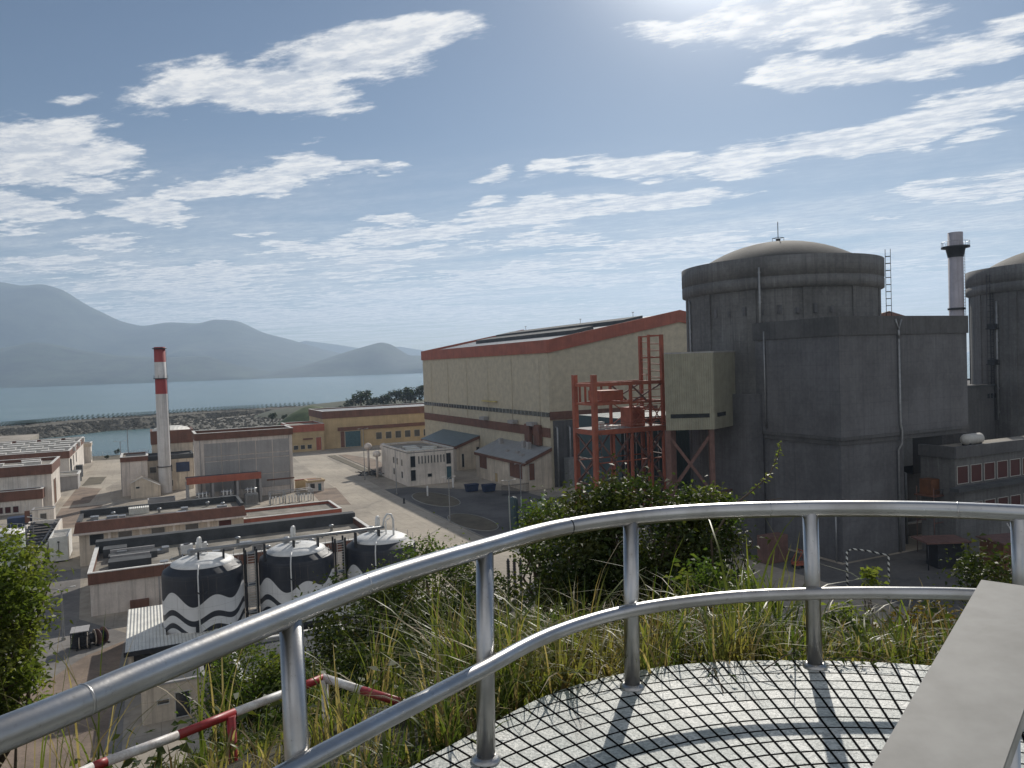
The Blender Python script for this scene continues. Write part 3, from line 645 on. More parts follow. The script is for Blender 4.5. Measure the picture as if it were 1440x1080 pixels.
transformer(24.6,232.5,'grey power transformer with bushings, right one in the shelter bay')
# switchyard frame right of the transformers
sw=thab('switchgear_rack','cluster of galvanised switchgear pipes and frames beside the transformer shelter','switchgear',31,228)
m=MB()
for x in(0,4,8,12):
    m.tube([(x,0,0),(x,0,3.6)],.12,6);m.tube([(x,3,0),(x,3,3.6)],.12,6)
m.tube([(0,0,3.6),(12,0,3.6)],.12,6);m.tube([(0,3,3.6),(12,3,3.6)],.12,6);m.build('frame',M['graymetal'],sw)
m=MB()
for k in range(14): x=k*.9;m.lathe([(.18,0),(.18,1.2),(.3,1.3),(.12,1.6),(.25,1.9),(.1,2.2)],8,x,1.5+(k%3)*.5)
m.build('insulator',M['white'],sw)
# ================================================================ CHIMNEY
M['chim']=mat('chimney_paint',(.62,.61,.6),.8,.15,.3,streak=.5)
nt=M['chim'].node_tree;b=nt.nodes['Principled BSDF'];src=b.inputs['Base Color'].links[0].from_socket
sx=nd(nt,'ShaderNodeSeparateXYZ');nt.links.new([n for n in nt.nodes if n.type=='TEX_COORD'][0].outputs['Object'],sx.inputs[0]);z=sx.outputs[2]
r1=math_(nt,'MULTIPLY',math_(nt,'GREATER_THAN',z,32.3),math_(nt,'LESS_THAN',z,37.4));r2=math_(nt,'GREATER_THAN',z,42.7)
c=mixc(nt,math_(nt,'ADD',r1,r2),src,(.3,.05,.05));nt.links.new(c,b.inputs['Base Color'])
x,y=W(4.6,276)
ch=thing('chimney','slender red and white banded chimney rising above the low plant buildings','chimney',(x,y,0))
MB().lathe([(2.05,-.3),(1.95,10),(1.8,30),(1.72,47.6),(1.45,47.6),(1.4,45)],32,cap=False).build('shaft',M['chim'],ch)
for z in(8.4,37.2,47.0): m=MB();m.lathe([(1.7,z),(2.25,z),(2.25,z+.25),(1.7,z+.25)],24,cap=False);m.build('band',M['darkmetal'],ch)
m=MB()
for z in(37.4,):
    for k in range(10): a=k*.628;m.tube([(2.2*math.cos(a),2.2*math.sin(a),z),(2.2*math.cos(a),2.2*math.sin(a),z+1)],.04,4)
for k in range(90): m.tube([(1.95,-.25,2+k*.5),(1.95,.25,2+k*.5)],.04,4)
m.tube([(2.0,-.25,1),(1.9,-.25,46.5)],.05,4);m.tube([(2.0,.25,1),(1.9,.25,46.5)],.05,4);m.build('ladder',M['darkmetal'],ch)
# houses round the chimney
g1=building('pump_house','maroon-topped block with pale curved roof just behind the red and white chimney',1.1,14.1,290,304,19.4,fh=4.6,drop=.3,wall='tanwall',fascia='brown',cop=False,roof='roofwhite')
m=MB();m.lathe([(6.3,19.1),(5.3,19.9),(3,20.4),(.01,20.6)],20,6.4,7);m.build('dome_roof',M['roofwhite'],g1)
g2=building('pump_house','two-storey tan building with dark flat roof left of and below the chimney',-4.4,13.3,279,289.6,12.,fh=1.6,drop=.5,wall='tanwall',fascia='roofdark',cop=False,roof='roofdark')
for x in(4.5,9.4):
    for z in(1.5,6.3): opening(g2,'f',x,x+2,z,z+2)
MB().box(12.5,16.6,-.3,-.003,6,9.2).build('blue_panel',M['bluepaint'],g2)
g3=thab('gabled_hut','small tan hut with sloping gable parapet at the foot of the chimney','hut',-5.5,268)
gable(MB(),0,7,[(0,-.2),(0,4.8),(3.2,6.4),(8.5,3.4),(8.5,-.2)][::-1]).build('wall',M['tanwall'],g3)
m=MB()
for p,q in (((0,4.8),(3.2,6.4)),((3.2,6.4),(8.5,3.4))): m.beam((p[0],-.1,p[1]+.1),(q[0],-.1,q[1]+.1),.35,.25)
m.build('coping',M['coping'],g3);opening(g3,'f',1.4,2.6,3,3.7)
g4=building('pump_house','low dark-roofed hut on the far side of the inlet lane, left of the tan building',-8,-.5,275,290,12.6,fh=1.6,drop=.5,wall='pink_wall',fascia='brown')
tubb=thab('water_trough','blue-grey open rectangular water basin before the chimney foot','basin',-.8,248)
m=MB();ring(m,0,7.4,0,4.6,-.1,2.0,.35);m.build('basin_wall',M['gray_panel'],tubb);MB().box(.36,7.0,.36,4.2,1.3,1.4).build('water_surface',M['glass'],tubb)
# guard hut
gh=building('guard_hut','tiny guard hut with overhanging brown roof beside the plant road',44.9,49.9,246,250,3.7,fh=.7,drop=.2,wall='white_wall',fascia='ochre',over=.35,cat='hut',cop=False,roof='brown')
opening(gh,'f',.6,2.2,1,2.6);opening(gh,'f',3.1,4.2,.1,2.5,'door','bluedoor')
wl=thab('yard_wall','low cream wall with ochre coping running back from the guard hut','wall',42,252);MB().box(0,6.5,0,.4,-.1,3.2).build('wall',M['ochre'],wl);MB().box(-.1,6.6,-.1,.5,3.2,3.45).build('coping',M['terra'],wl)
# ================================================================ LEFT ROW
l1=building('plant_building','nearest sunlit building at the left edge with brown parapet and orange door',-62,-26.3,264,288,13.2,fh=2.9,drop=1.0,wall='white_wall',fascia='brown',over=.3)
opening(l1,'r',5,11,.3,8,'door','orange',wx=35.7)
for x,y in((23,5),(27,12),(17,13),(26,19),(12,6),(13,18)):
    MB().box(x,x+5,y,y+1.8,12.2,13.0).box(x-.15,x+5.15,y-.15,y+1.95,13.0,13.12).build('skylight',M['coping'],l1)
l1b=building('plant_building','lower front wing with brown parapet and four square windows at the left edge',-60,-28.4,259.5,263.6,6.7,fh=2.9,drop=.6,wall='white_wall',fascia='brown',over=.3,roof='roofdark')
for k in range(6): opening(l1b,'f',14.8+k*1.9,16.3+k*1.9,.4,2.3,fill='glass_red')
l2=building('plant_building','long sunlit building with white skylight boxes on its roof, behind the nearest left one',-75,-26.2,321,393,12.2,fh=2.7,drop=1.4,wall='white_wall',fascia='brown',over=.3)
for r_ in range(6):
    for c_ in range(5):
        x=4+c_*9+(r_%2)*3;y=3+r_*11.5
        MB().box(x,x+7,y,y+2.4,10.7,12.3).box(x-.2,x+7.2,y-.2,y+2.6,12.3,12.5).build('skylight',M['coping'],l2)
for k in range(3): opening(l2,'r',4+k*13,6.5+k*13,5,9,wx=48.8)
for k in range(5): opening(l2,'r',3+k*8,4.6+k*8,.6,3.4,wx=48.8)
m=MB();m.box(49.2,52,6,9,0,4.2);m.box(49.2,51.5,20,24,0,4.5);m.box(49.1,49.6,0,1,0,9);m.build('porch',M['roofdark'],l2)
l3=building('plant_building','farthest short building at the end of the left row beside the inlet',-45,-23.6,396,404,9,fh=1.6,drop=.5,wall='white_wall',fascia='tanwall')
opening(l3,'r',2,4,1,5,wx=21.4)
lw=building('plant_building','low grey walled lean-to between the two left-hand buildings',-34,-22.5,305,316,5.2,fh=.6,drop=.4,wall='gray_panel',fascia='coping')
# small white house and bits
sw1=building('switch_house','small white flat-roofed cube with one black window below the left row',-27.4,-22.6,229,233,5.2,fh=.3,drop=.2,wall='white_wall',fascia='gray_panel',over=.1,cop=False)
opening(sw1,'f',1.7,3.2,2.4,4.0);MB().box(-5.5,-.2,.4,3.8,-.1,3.4).build('lean_to',M['bluepaint'],sw1);MB().box(-1.6,-.5,-.2,.3,0,5).build('door_panel',M['brown'],sw1)
cb=thab('open_container','white open-topped steel skip with dark slats inside, beside the long shed','skip',-19.4,184.8)
m=MB();ring(m,0,3.4,0,9.5,.3,5.2,.14);m.build('side_wall',M['white'],cb)
m=MB()
for k in range(6): m.box(.15,3.25,1+k*1.5,1.5+k*1.5,4.3,4.7)
m.build('slat',M['coping'],cb);MB().box(.1,3.3,.1,9.4,.1,.35).build('floor',M['darkmetal'],cb);m=MB();m.tube([(1.7,-.08,1),(1.7,-.08,4.2)],.06,6);m.box(1.5,1.9,-.12,0,4.1,4.4);m.build('latch',M['darkmetal'],cb)
pit=thab('filter_pit','open pit with black steel frames and diagonal beams between the white cube and the skip','equipment',-27,186)
m=MB();ring(m,0,7,0,34,-.1,3.6,.35);m.build('pit_wall',M['white_wall'],pit)
m=MB()
for k in range(8): m.beam((.3,2+k*3.8,3.2),(6.7,2+k*3.8,3.2),.35)
for x in(1.2,5.8): m.beam((x,.4,3.45),(x,33.6,3.45),.3)
m.beam((0.5,20,5.5),(6.5,24,3.7),.3);m.build('frame',M['darkmetal'],pit)
m=MB();m.beam((.8,25,6.2),(6.4,28,3.9),.5,.2);m.build('chute',M['coping'],pit)
MB().box(.4,6.6,.4,33.6,.3,.6).build('floor',M['roofdark'],pit)
# storage tank left edge
x,y,_=D(1,790,150);ot=thing('storage_tank','pale green-white round storage tank with conical lid, half hidden by the left tree','tank',(x,y,0))
MB().lathe([(4.4,-.1),(4.4,8.2)],40).build('shell',M['tankpale'],ot);MB().lathe([(4.5,8.2),(4.5,8.35),(.3,9.2)],40,cap=False).build('lid',M['white'],ot)
m=MB()
for k in range(20):
    a=k*math.pi/10;m.tube([(4.4*math.cos(a),4.4*math.sin(a),8.3),(4.4*math.cos(a),4.4*math.sin(a),9.3)],.04,4)
m.tube([(4.4*math.cos(k*.2),4.4*math.sin(k*.2),9.3) for k in range(33)],.04,4,cap=False);m.build('guard_rail',M['graymetal'],ot)
lt=thing('ladder_tower','narrow black steel ladder tower standing beside the pale storage tank','ladder',(x+5.8,y-1,0))
m=MB()
for p in((0,0),(1.2,0),(0,1.2),(1.2,1.2)): m.tube([(p[0],p[1],0),(p[0],p[1],9.5)],.07,5)
for k in range(14):
    z=.6+k*.65;m.beam((0,0,z),(1.2,0,z),.08);m.beam((0,0,z),(0,1.2,z),.06)
m.build('frame',M['darkmetal'],lt)
# ================================================================ LONG LOW SHEDS
m1=building('long_shed','long tan shed with red-brown sloping eave, dark windows and pale hatch on its roof',-13.4,18.3,178,190,8.8,fh=.1,drop=.6,wall='tanwall',fascia='roofdark',over=.05,cop=False,roof='roofgravel')
m=MB();w=31.7
m.hexa([(-.9,-1.0,6.9),(w+.6,-1.0,6.9),(w+.6,.3,6.9),(-.9,.3,6.9),(-.5,-.3,8.95),(w+.2,-.3,8.95),(w+.2,.3,8.95),(-.5,.3,8.95)]);m.build('eave',M['brown'],m1)
m=MB();m.box(-1.05,w+.75,-1.2,-.2,6.5,6.89);m.build('gutter',M['pink_wall'],m1)
m=MB();m.box(-.4,w+.2,11.3,12.4,8.1,9.6);m.box(-.4,.3,.5,11.3,8.1,9.1);m.box(w-.4,w+.2,.5,11.3,8.1,9.5);m.build('back_parapet',M['roofdark'],m1)
MB().box(9,13,8,10.6,8.1,9.5).build('roof_hatch',M['roofwhite'],m1)
for x0 in(1.8,7.0,13.2,19.8,26.5): opening(m1,'f',x0,x0+2.7,4.0,6.3,fill='glass_red' if x0>26 else 'glass')
m=MB()
for x0 in(5.2,11.0,17.4,24.2): m.box(x0,x0+.5,-.25,-.003,0,6.45)
m.build('pilaster',M['white_wall'],m1)
units(m1,30,10,8.2,7,3,hmax=.6)
m2=building('long_shed','lower shed with flat grey roof and terracotta fascia continuing the long shed to the right',18.75,40.3,180.5,193,5.6,fh=1.3,drop=.7,wall='tanwall',fascia='terra',roof='roofgravel',over=.2)
opening(m2,'f',.4,1.6,1,3)
m3=building('long_shed','broad flat-roofed shed with deep red-brown fascia right behind the wave-painted tanks',-9.3,38.6,139.5,163,7.0,fh=1.9,drop=1.3,wall='pink_wall',fascia='brown',over=.25,roof='roofgravel')
m=MB();m.box(-.2,48.1,20.9,23.2,5.7,7.9);m.build('clerestory',M['roofdark'],m3)
m=MB();m.box(2.2,10,12,14.5,5.7,6.8);m.box(2.4,9.0,6,9.2,5.7,7.0);m.box(1.2,5,16,19,5.7,7.3);m.build('roof_unit',M['roofdark'],m3)
m=MB();m.box(2.4,9.6,14.8,15.2,6.2,7.3);m.box(2.6,8.8,9.5,9.9,6.2,7.3);m.build('roof_unit_top',M['gray_panel'],m3)
units(m3,44,18,5.75,9,8,hmax=1.3)
MB().box(5.6,8.4,-1.0,-.02,.6,1.7).build('wall_box',M['brown'],m3)
for x in(10,22,34,44): MB().tube([(x,-.12,0),(x,-.12,5)],.1,6).build('downpipe',M['gray_panel'],m3)
for (x0,y0,x1,y1) in((12,3,46,3),(14,6,14,19),(30,8,45,12)):
    m=MB();m.tube([(x0,y0,6.0),(x1,y1,6.0)],.12,6);n_=int(max(abs(x1-x0),abs(y1-y0))/3)
    for q in range(n_+1): t_=q/n_;m.box(x0+(x1-x0)*t_-.12,x0+(x1-x0)*t_+.12,y0+(y1-y0)*t_-.12,y0+(y1-y0)*t_+.12,5.69,5.9)
    m.build('roof_pipe',M['graymetal'],m3)
for x,y in((18,12),(24,15),(36,5),(42,16),(28,4)):
    m=MB();m.lathe([(.3,5.65),(.3,6.5),(.55,6.6),(.5,6.9),(.1,7.05)],12,x,y);m.build('roof_vent',M['graymetal'],m3)
for (x0,y0,x1,y1) in((2,4,29,4),(20,6,20,11)):
    m=MB();m.tube([(x0,y0,8.4),(x1,y1,8.4)],.1,6);m.build('roof_pipe',M['graymetal'],m1)
for x,y in((6,8),(15,7),(25,9),(28,6)):
    m=MB();m.lathe([(.25,8.1),(.25,8.8),(.5,8.9),(.4,9.2),(.1,9.3)],12,x,y);m.build('roof_vent',M['graymetal'],m1)
for x in(3,9,16,20): MB().tube([(x,-.12,0),(x,-.12,4)],.08,6).build('downpipe',M['gray_panel'],m2)
for x in(1,27): MB().tube([(x,-.15,0),(x,-.15,18.3)],.11,6).build('downpipe',M['gray_panel'],bl)
for k in range(2):
    cu=thab('condenser_unit','pair of white condenser fans on the broad shed roof, %s one'%('left' if k==0 else 'right'),'air conditioner',4.6+k*2.4,149.5,5.7,'white roof condensers')
    MB().box(0,1.9,0,1.3,.3,1.9).build('casing',M['white'],cu);MB().lathe([(.55,1.9),(.55,2.05)],14,.95,.65).build('fan',M['darkmetal'],cu)
    MB().box(.1,.3,.1,1.2,0,.3).box(1.6,1.8,.1,1.2,0,.3).build('foot',M['darkmetal'],cu)
# ================================================================ WAVE TANKS
def wavemat():
    m,nt,b,tc=base('wave_painted_tank')
    s=nd(nt,'ShaderNodeSeparateXYZ');nt.links.new(tc,s.inputs[0])
    th_=math_(nt,'ARCTAN2',s.outputs[1],s.outputs[0]);z=s.outputs[2]
    w1=math_(nt,'SINE',math_(nt,'ADD',math_(nt,'MULTIPLY',th_,6),.9));w2=math_(nt,'SINE',math_(nt,'ADD',math_(nt,'MULTIPLY',th_,3),1.8))
    wv=math_(nt,'ADD',math_(nt,'MULTIPLY',w1,.72),math_(nt,'MULTIPLY',w2,.35))
    top=ramp(nt,math_(nt,'SUBTRACT',z,math_(nt,'ADD',8.5,wv)),-.04,.04)
    def band(c,hw):
        d=math_(nt,'ABSOLUTE',math_(nt,'SUBTRACT',z,math_(nt,'ADD',c,math_(nt,'MULTIPLY',wv,.75))));return ramp(nt,d,hw+.03,hw-.03)
    k=math_(nt,'MAXIMUM',top,math_(nt,'MAXIMUM',band(6.1,.38),band(4.4,.34)))
    k=math_(nt,'MAXIMUM',k,band(2.2,.26))
    n1=noise(nt,tc,.8,5);st=ramp(nt,noise(nt,mapping(nt,tc,(1.5,1.5,.06)),1.6,5),.5,.75)
    wh=mixc(nt,n1,(.6,.6,.6),(.74,.74,.73));wh=mixc(nt,math_(nt,'MULTIPLY',st,.35),wh,(.3,.29,.27));dk=mixc(nt,n1,(.008,.01,.016),(.03,.035,.05))
    seam=math_(nt,'LESS_THAN',math_(nt,'FRACT',math_(nt,'DIVIDE',z,1.85)),.02);k2=mixc(nt,k,wh,dk);k2=mixc(nt,math_(nt,'MULTIPLY',seam,.35),k2,(.1,.1,.1))
    run=ramp(nt,noise(nt,mapping(nt,tc,(2.2,2.2,.05),(3,1,0)),2.2,6,.7),.56,.72);k2=mixc(nt,math_(nt,'MULTIPLY',run,.45),k2,(.2,.17,.14));nt.links.new(k2,b.inputs['Base Color']);b.inputs['Roughness'].default_value=.42;return m
M['wave']=wavemat()
def wtank(a,b,label,rot=0):
    x,y=W(a,b);t=thing('storage_tank',label,'tank',(x,y,0),rot,'wave-painted storage tanks')
    MB().lathe([(5.25,-.1),(5.25,11.1),(5.1,11.6)],64,cap=False).build('shell',M['wave'],t)
    MB().lathe([(5.1,11.6),(4.1,12.3)],64,cap=False).build('shoulder',M['darkmetal'],t)
    MB().lathe([(4.1,12.25),(4.05,12.5),(3.1,12.95),(1.2,13.3),(.01,13.35)],48,cap=False).build('lid',M['white'],t)
    m=MB()
    for ang,r in((-1.3,.09),):
        c,s=math.cos(ang),math.sin(ang);m.tube([(4.2*c,4.2*s,12.9),(5.0*c,5.0*s,12.6),(5.45*c,5.45*s,11.6),(5.45*c,5.45*s,.5)],r,8)
    m.build('riser_pipe',M['white'],t)
    m=MB()
    for s_ in(0,):
        pts=[(-.2+s_,0,13.2),(-.2+s_,0,15.3)]+[(-.2+s_+0*.1,-.45+.45*math.cos(a),15.3+.45*math.sin(a)) for a in(.6,1.2,1.9,2.6)]+[(-.2+s_,-.95,14.2)]
        m.tube(pts,.2,8)
    m.box(-.9,.6,-.35,.45,13.2,13.5);m.build('vent_pipe',M['white'],t)
    m=MB();m.lathe([(.6,13.3),(.6,13.9),(.3,14.1)],12,-1.6,.4);m.build('manhole',M['graymetal'],t)
    m=MB()
    for k in range(26):
        a=k*2*math.pi/26
        if k%2==0 and math.sin(a)>-.3: m.tube([(4.9*math.cos(a),4.9*math.sin(a),11.8),(4.9*math.cos(a),4.9*math.sin(a),12.9)],.035,4)
    m.build('guard_rail',M['graymetal'],t)
    m=MB();m.tube([(1.2,-5.2,9.6),(2.2,-5.9,9.4),(2.9,-5.6,10)],.09,6);m.box(1.0,1.3,-5.5,-5.2,4.4,5.2);m.build('valve',M['darkmetal'],t)
    return t
TK=[(6.1,113.5),(18.7,113.5),(31.2,113.5)]
wt1=wtank(*TK[0],'round tank painted with black and white waves, leftmost, nearest the corrugated roof',R_(0))
wtank(*TK[1],'round tank painted with black and white waves, between the other two',R_(-8))
wtank(*TK[2],'round tank painted with black and white waves, rightmost, partly behind bush and railing',R_(-14))
# pipe bridge across the tank tops
pb=thab('pipe_bridge','long grey pipe carried on short black posts over the tops of the wave tanks','pipe',4.5,111.6)
m=MB();m.tube([(0,0,14.4),(26.8,0,14.4)],.24,10);m.tube([(0,.7,14.3),(26.8,.7,14.3)],.1,8);m.build('pipe',M['graymetal'],pb)
for x in(1,4.2,9.6,13.6,17,22.5,26): m=MB();m.box(x-.12,x+.12,-.1,.8,11.8 if x not in(9.6,22.5) else 0,14.1);m.build('support_post',M['darkmetal'],pb)
m=MB();m.tube([(26.6,0,14.4),(26.8,0,15.6),(27.3,0,16.3),(27.9,0,16.2),(28.2,0,15.4),(28.2,0,9)],.16,8);m.tube([(27.2,.5,9),(27.2,.5,15.2),(27.8,.5,15.6)],.1,8);m.build('riser',M['white'],pb)
# ladder towers between tanks
def ltower(a,b,label):
    t=thab('access_tower',label,'ladder tower',a,b,0,'ladder towers between the tanks')
    m=MB()
    for x in(0,1.5):
        for y in(0,1.6): m.box(x-.12,x+.12,y-.12,y+.12,0,13.2)
    for z in(4,8,12.4): m.box(-.1,1.6,-.1,1.7,z,z+.15)
    m.build('frame',M['darkmetal'],t)
    m=MB()
    for k in range(32): m.box(.25,1.25,-.3,-.2,.5+k*.38,.58+k*.38)
    m.box(.2,.28,-.32,-.18,.2,13);m.box(1.22,1.3,-.32,-.18,.2,13);m.build('ladder',M['frame'],t);return t
ltower(11.7,113.5,'black steel ladder tower between the left and middle wave tanks')
ltower(24.3,113.5,'black steel ladder tower between the middle and right wave tanks')
# canopy round the tank feet
cn=thab('canopy','pale corrugated canopy roof on posts wrapped around the feet of the wave tanks','canopy',-3.6,104.9)
v=[(0,0),(40,0),(40,4.6),(4.7,4.6),(4.7,19.6),(0,19.6)];MB().prism(v,4.12,4.3).build('roof',M['roofwhite'],cn)
m=MB();m.box(-.15,40.1,-.2,-.01,3.85,4.4);m.build('gutter',M['darkmetal'],cn)
for x in(.5,6,12,18,24,30,36): MB().box(x-.15,x+.15,.4,.7,-.1,4.11).build('post',M['tanwall'],cn)
MB().box(.4,4.4,1.5,19.3,-.1,4.11).build('back_room',M['tanwall'],cn);
MB().box(7.5,11.5,.3,.7,.2,3.7).build('door_opening',M['glass'],cn);MB().box(.9,4.2,1.38,1.49,.3,3.4).build('door_opening',M['glass'],cn)
tbw=thab('bund_wall','low grey concrete bund wall around the feet of the wave tanks','wall',1.2,106);m=MB();ring(m,0,37,0,15,-.1,1.1,.3);m.build('wall',M['gray_panel'],tbw)
# little house and roofs below
ho_=building('gate_house','small cream house with dark doorway low on the left behind the top rail',-1.8,4.6,92.6,99,4.4,fh=.3,drop=.1,wall='tanwall',fascia='gray_panel',over=.15,cop=False,roof='roofdark')
opening(ho_,'f',3.3,4.9,.1,3.0,'door','glass');opening(ho_,'f',1.5,2.8,1.9,2.5)
lo=building('pump_shed','low blue-grey roofed shed with pale parapet among the bushes under the railing',8,21.5,86.5,99,5.2,fh=.7,drop=.5,wall='gray_panel',fascia='gray_panel',over=.1,roof='roofdark')
lo2=building('pump_shed','pale low shed hidden mostly by the right wave tank and bushes',30,44,98,103,5.0,fh=.5,drop=.4,wall='white_wall',fascia='gray_panel',over=.1,roof='roofgravel')
# ================================================================ RED STEEL TOWER
st=thab('steel_gantry','tall red steel hoist gantry with platform and cross bracing before the reactor','gantry',85.3,138.8)
w_,d_=17.7,8.
cols=[(0,0,35.3,1.0),(0,d_,35.3,1.0),(w_*.52,0,33,.55),(w_,0,43.6,.7),(w_-3.4,0,43.6,.5),(w_,d_,43.6,.7),(w_*.52,d_,33,.55)]
for x,y,z,s in cols: MB().box(x-s/2,x+s/2,y-s/2,y+s/2,-.2,z).build('column',M['redsteel'] ,st)
m=MB()
for y in(0,d_): m.beam((0,y,33.2),(w_,y,33.2),.6,.8);m.beam((0,y,29),(w_,y,29),.35,.5)
for x in(0,w_*.52,w_): m.beam((x,0,33.1),(x,d_,33.1),.5,.7);m.beam((x,0,29.0),(x,d_,29.0),.35,.5)
for z in(43.4,38.6): m.beam((w_-3.4,0,z),(w_,0,z),.2,.3);m.beam((w_,0,z),(w_,d_,z),.2,.3)
m.beam((w_-3.4,0,38.6),(w_,0,38.6),.25,.25)
for z in(27.2,25.2): m.beam((w_*.52,0,z),(w_,0,z),.3,.3)
m.build('beam',M['redsteel'],st)
MB().box(-.4,w_+.4,-.4,d_+.4,22.9,23.6).build('platform',M['gray_panel'],st)
m=MB()
ring(m,-.45,w_+.45,-.45,d_+.45,22.5,23.55,.04)
m.build('platform_edge',M['redsteel'],st)
m=MB()
for y in(0,d_):
    m.beam((w_*.52,y,29),(w_,y,33),.3);m.beam((w_*.52,y,33),(w_*.76,y,29.2),.3)
    for x0,x1 in((0,w_*.52),(w_*.52,w_)):
        m.beam((x0,y,.5),(x1,y,11),.35);m.beam((x1,y,.5),(x0,y,11),.35);m.beam((x0,y,11),(x1,y,22.5),.35);m.beam((x1,y,11),(x0,y,22.5),.35);m.beam((x0,y,11),(x1,y,11),.35)
for x in(0,w_):
    for k in range(4): m.beam((x,0,1+k*5.4),(x,d_,6.4+k*5.4),.3);m.beam((x,d_,1+k*5.4),(x,0,6.4+k*5.4),.3);m.beam((x,0,6.4+k*5.4),(x,d_,6.4+k*5.4),.25)
m.build('bracing',M['brownsteel'],st)
m=MB()
for k in range(6):
    z=23.6+k*1.6
    for x0,x1 in((w_*.52,w_-3.4),(w_-3.4,w_)): m.beam((x0,0,z),(x1,0,z),.12,.16)
for x0,x1,y in((w_*.52,w_-3.4,0),(w_-3.4,w_,0),(w_*.52,w_,d_)):
    m.beam((x0,y,23.6),(x1,y,28.8),.18);m.beam((x1,y,23.6),(x0,y,28.8),.18)
for k in range(6): m.beam((w_-3.4,0,34+k*1.5),(w_,0,34+k*1.5),.08,.1);m.beam((w_,0,34+k*1.5),(w_,d_,34.8+k*1.5),.08,.1)
for x in(w_*.26,w_*.76): m.beam((x,0,0),(x,0,22.4),.35);m.beam((x,d_,0),(x,d_,22.4),.35)
for z in(5.5,16.5): m.beam((0,0,z),(w_,0,z),.25);m.beam((0,d_,z),(w_,d_,z),.25)
m.build('lattice',M['redsteel'],st)
m=MB()
for k in range(26): m.box(.3,1.0,-.75,-.7,1+k*.85,1.08+k*.85)
m.box(.25,.32,-.78,-.68,.5,23);m.box(.98,1.05,-.78,-.68,.5,23);m.build('ladder',M['brownsteel'],st)
m=MB()
for k in range(5): m.box(1+k*1.4,1.5+k*1.4,d_-.1,d_+.1,29.2,32.8)
m.box(.6,w_*.5,-.15,.1,29.2,29.4);m.box(2.5,8,1,6.5,29.6,31.8);m.build('crane_trolley',M['redsteel'],st)
m=MB();m.box(9.8,13.5,1,5,23.6,27.8);m.build('winch_cabin',M['redsteel'],st)
m=MB();m.box(2,3,1,2,23.6,25.2);m.box(4.2,7.8,2,6,23.6,24.0);m.build('deck_load',M['coping'],st)
m=MB()
for k in range(13): x=-.4+k*(w_+.8)/12;m.tube([(x,-.4,23.6),(x,-.4,24.8)],.05,4)
for z in(24.2,24.8): m.tube([(-.4,-.4,z),(w_+.4,-.4,z)],.05,4)
for q in range(4): m.tube([(w_-6+q,.2,33.6),(w_-6+q,.2,35)],.05,4)
m.tube([(w_-6,.2,35),(w_-3.4,.2,35)],.06,4);m.build('guard_rail',M['redsteel'],st)
# small clutter under the gantry
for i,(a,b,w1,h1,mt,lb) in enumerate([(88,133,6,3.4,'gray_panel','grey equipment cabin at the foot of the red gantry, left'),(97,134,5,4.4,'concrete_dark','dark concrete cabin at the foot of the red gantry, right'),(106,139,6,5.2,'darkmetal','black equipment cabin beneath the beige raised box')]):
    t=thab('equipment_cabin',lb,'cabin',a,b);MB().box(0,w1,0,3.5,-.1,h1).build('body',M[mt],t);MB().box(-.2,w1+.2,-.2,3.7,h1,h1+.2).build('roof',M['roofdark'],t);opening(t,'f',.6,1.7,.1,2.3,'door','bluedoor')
# ================================================================ RIGHT SIDE
vx,vy=math.tan(R_(30.15))*199,199
vs=thing('vent_stack','grey-lilac ventilation stack with ring platform near its top, beside the second reactor','stack',(vx,vy,0))
M['stack']=mat('stack_paint',(.42,.4,.44),.7,.2,.3,streak=.4)
MB().lathe([(1.75,-.3),(1.75,68.3),(1.5,68.3),(1.45,66)],32,cap=False).build('shaft',M['stack'],vs)
MB().lathe([(1.8,61.9),(2.3,64.2),(3.3,64.3),(3.3,64.75),(1.8,64.8)],28,cap=False).build('ring_platform',M['darkmetal'],vs)
MB().lathe([(1.7,48.4),(2.05,48.4),(2.05,48.9),(1.7,48.9)],28,cap=False).build('band',M['darkmetal'],vs)
m=MB()
for k in range(14): a=k*.4488;m.tube([(3.2*math.cos(a),3.2*math.sin(a),64.7),(3.2*math.cos(a),3.2*math.sin(a),65.9)],.05,4)
m.tube([(3.2*math.cos(k*.25),3.2*math.sin(k*.25),65.9) for k in range(27)],.05,4,cap=False);m.build('guard_rail',M['graymetal'],vs)
m=MB()
a=R_(-20);c,s=math.cos(a),math.sin(a)
for k in range(30): m.tube([(2.3*c-.3,2.3*s,42+k*.75),(2.3*c+.3,2.3*s,42+k*.75)],.06,4)
m.tube([(2.3*c-.3,2.3*s,40),(2.3*c-.3,2.3*s,64)],.07,4);m.tube([(2.3*c+.3,2.3*s,40),(2.3*c+.3,2.3*s,64)],.07,4);m.build('ladder',M['graymetal'],vs)
h2=thab('turbine_hall','distant turbine hall gable with brown roof peeping over the concrete block','building',246,214)
gable(MB(),0,60,[(0,-.3),(0,48.5),(25,53.6),(50,48.5),(50,-.3)][::-1]).build('wall',M['cream'],h2);m=MB();gable(m,-.5,-.003,[(-.3,47.5),(25,52.8),(50.3,47.5),(50.3,49.3),(25,54.6),(-.3,49.3)]);m.build('fascia',M['brown'],h2)
m=MB();m.hexa([(-.3,-.4,48.6),(25,-.4,53.8),(25,60,53.8),(-.3,60,48.6),(-.3,-.4,48.9),(25,-.4,54.2),(25,60,54.2),(-.3,60,48.9)]);m.hexa([(25,-.4,53.8),(50.3,-.4,48.6),(50.3,60,48.6),(25,60,53.8),(25,-.4,54.2),(50.3,-.4,48.9),(50.3,60,48.9),(25,60,54.2)]);m.build('roof',M['brown'],h2)
gb=thab('auxiliary_building','plain olive-grey concrete building below the second reactor at the right edge','building',*[q for q in ab(112.2,190)])
MB().box(0,70,0,30,-.3,28.6).build('wall',M['concrete_dark'],gb)
m=MB()
for k in range(4): m.box(8.5+k*1.3,9.3+k*1.3,-.1,-.003,25.6,26.7)
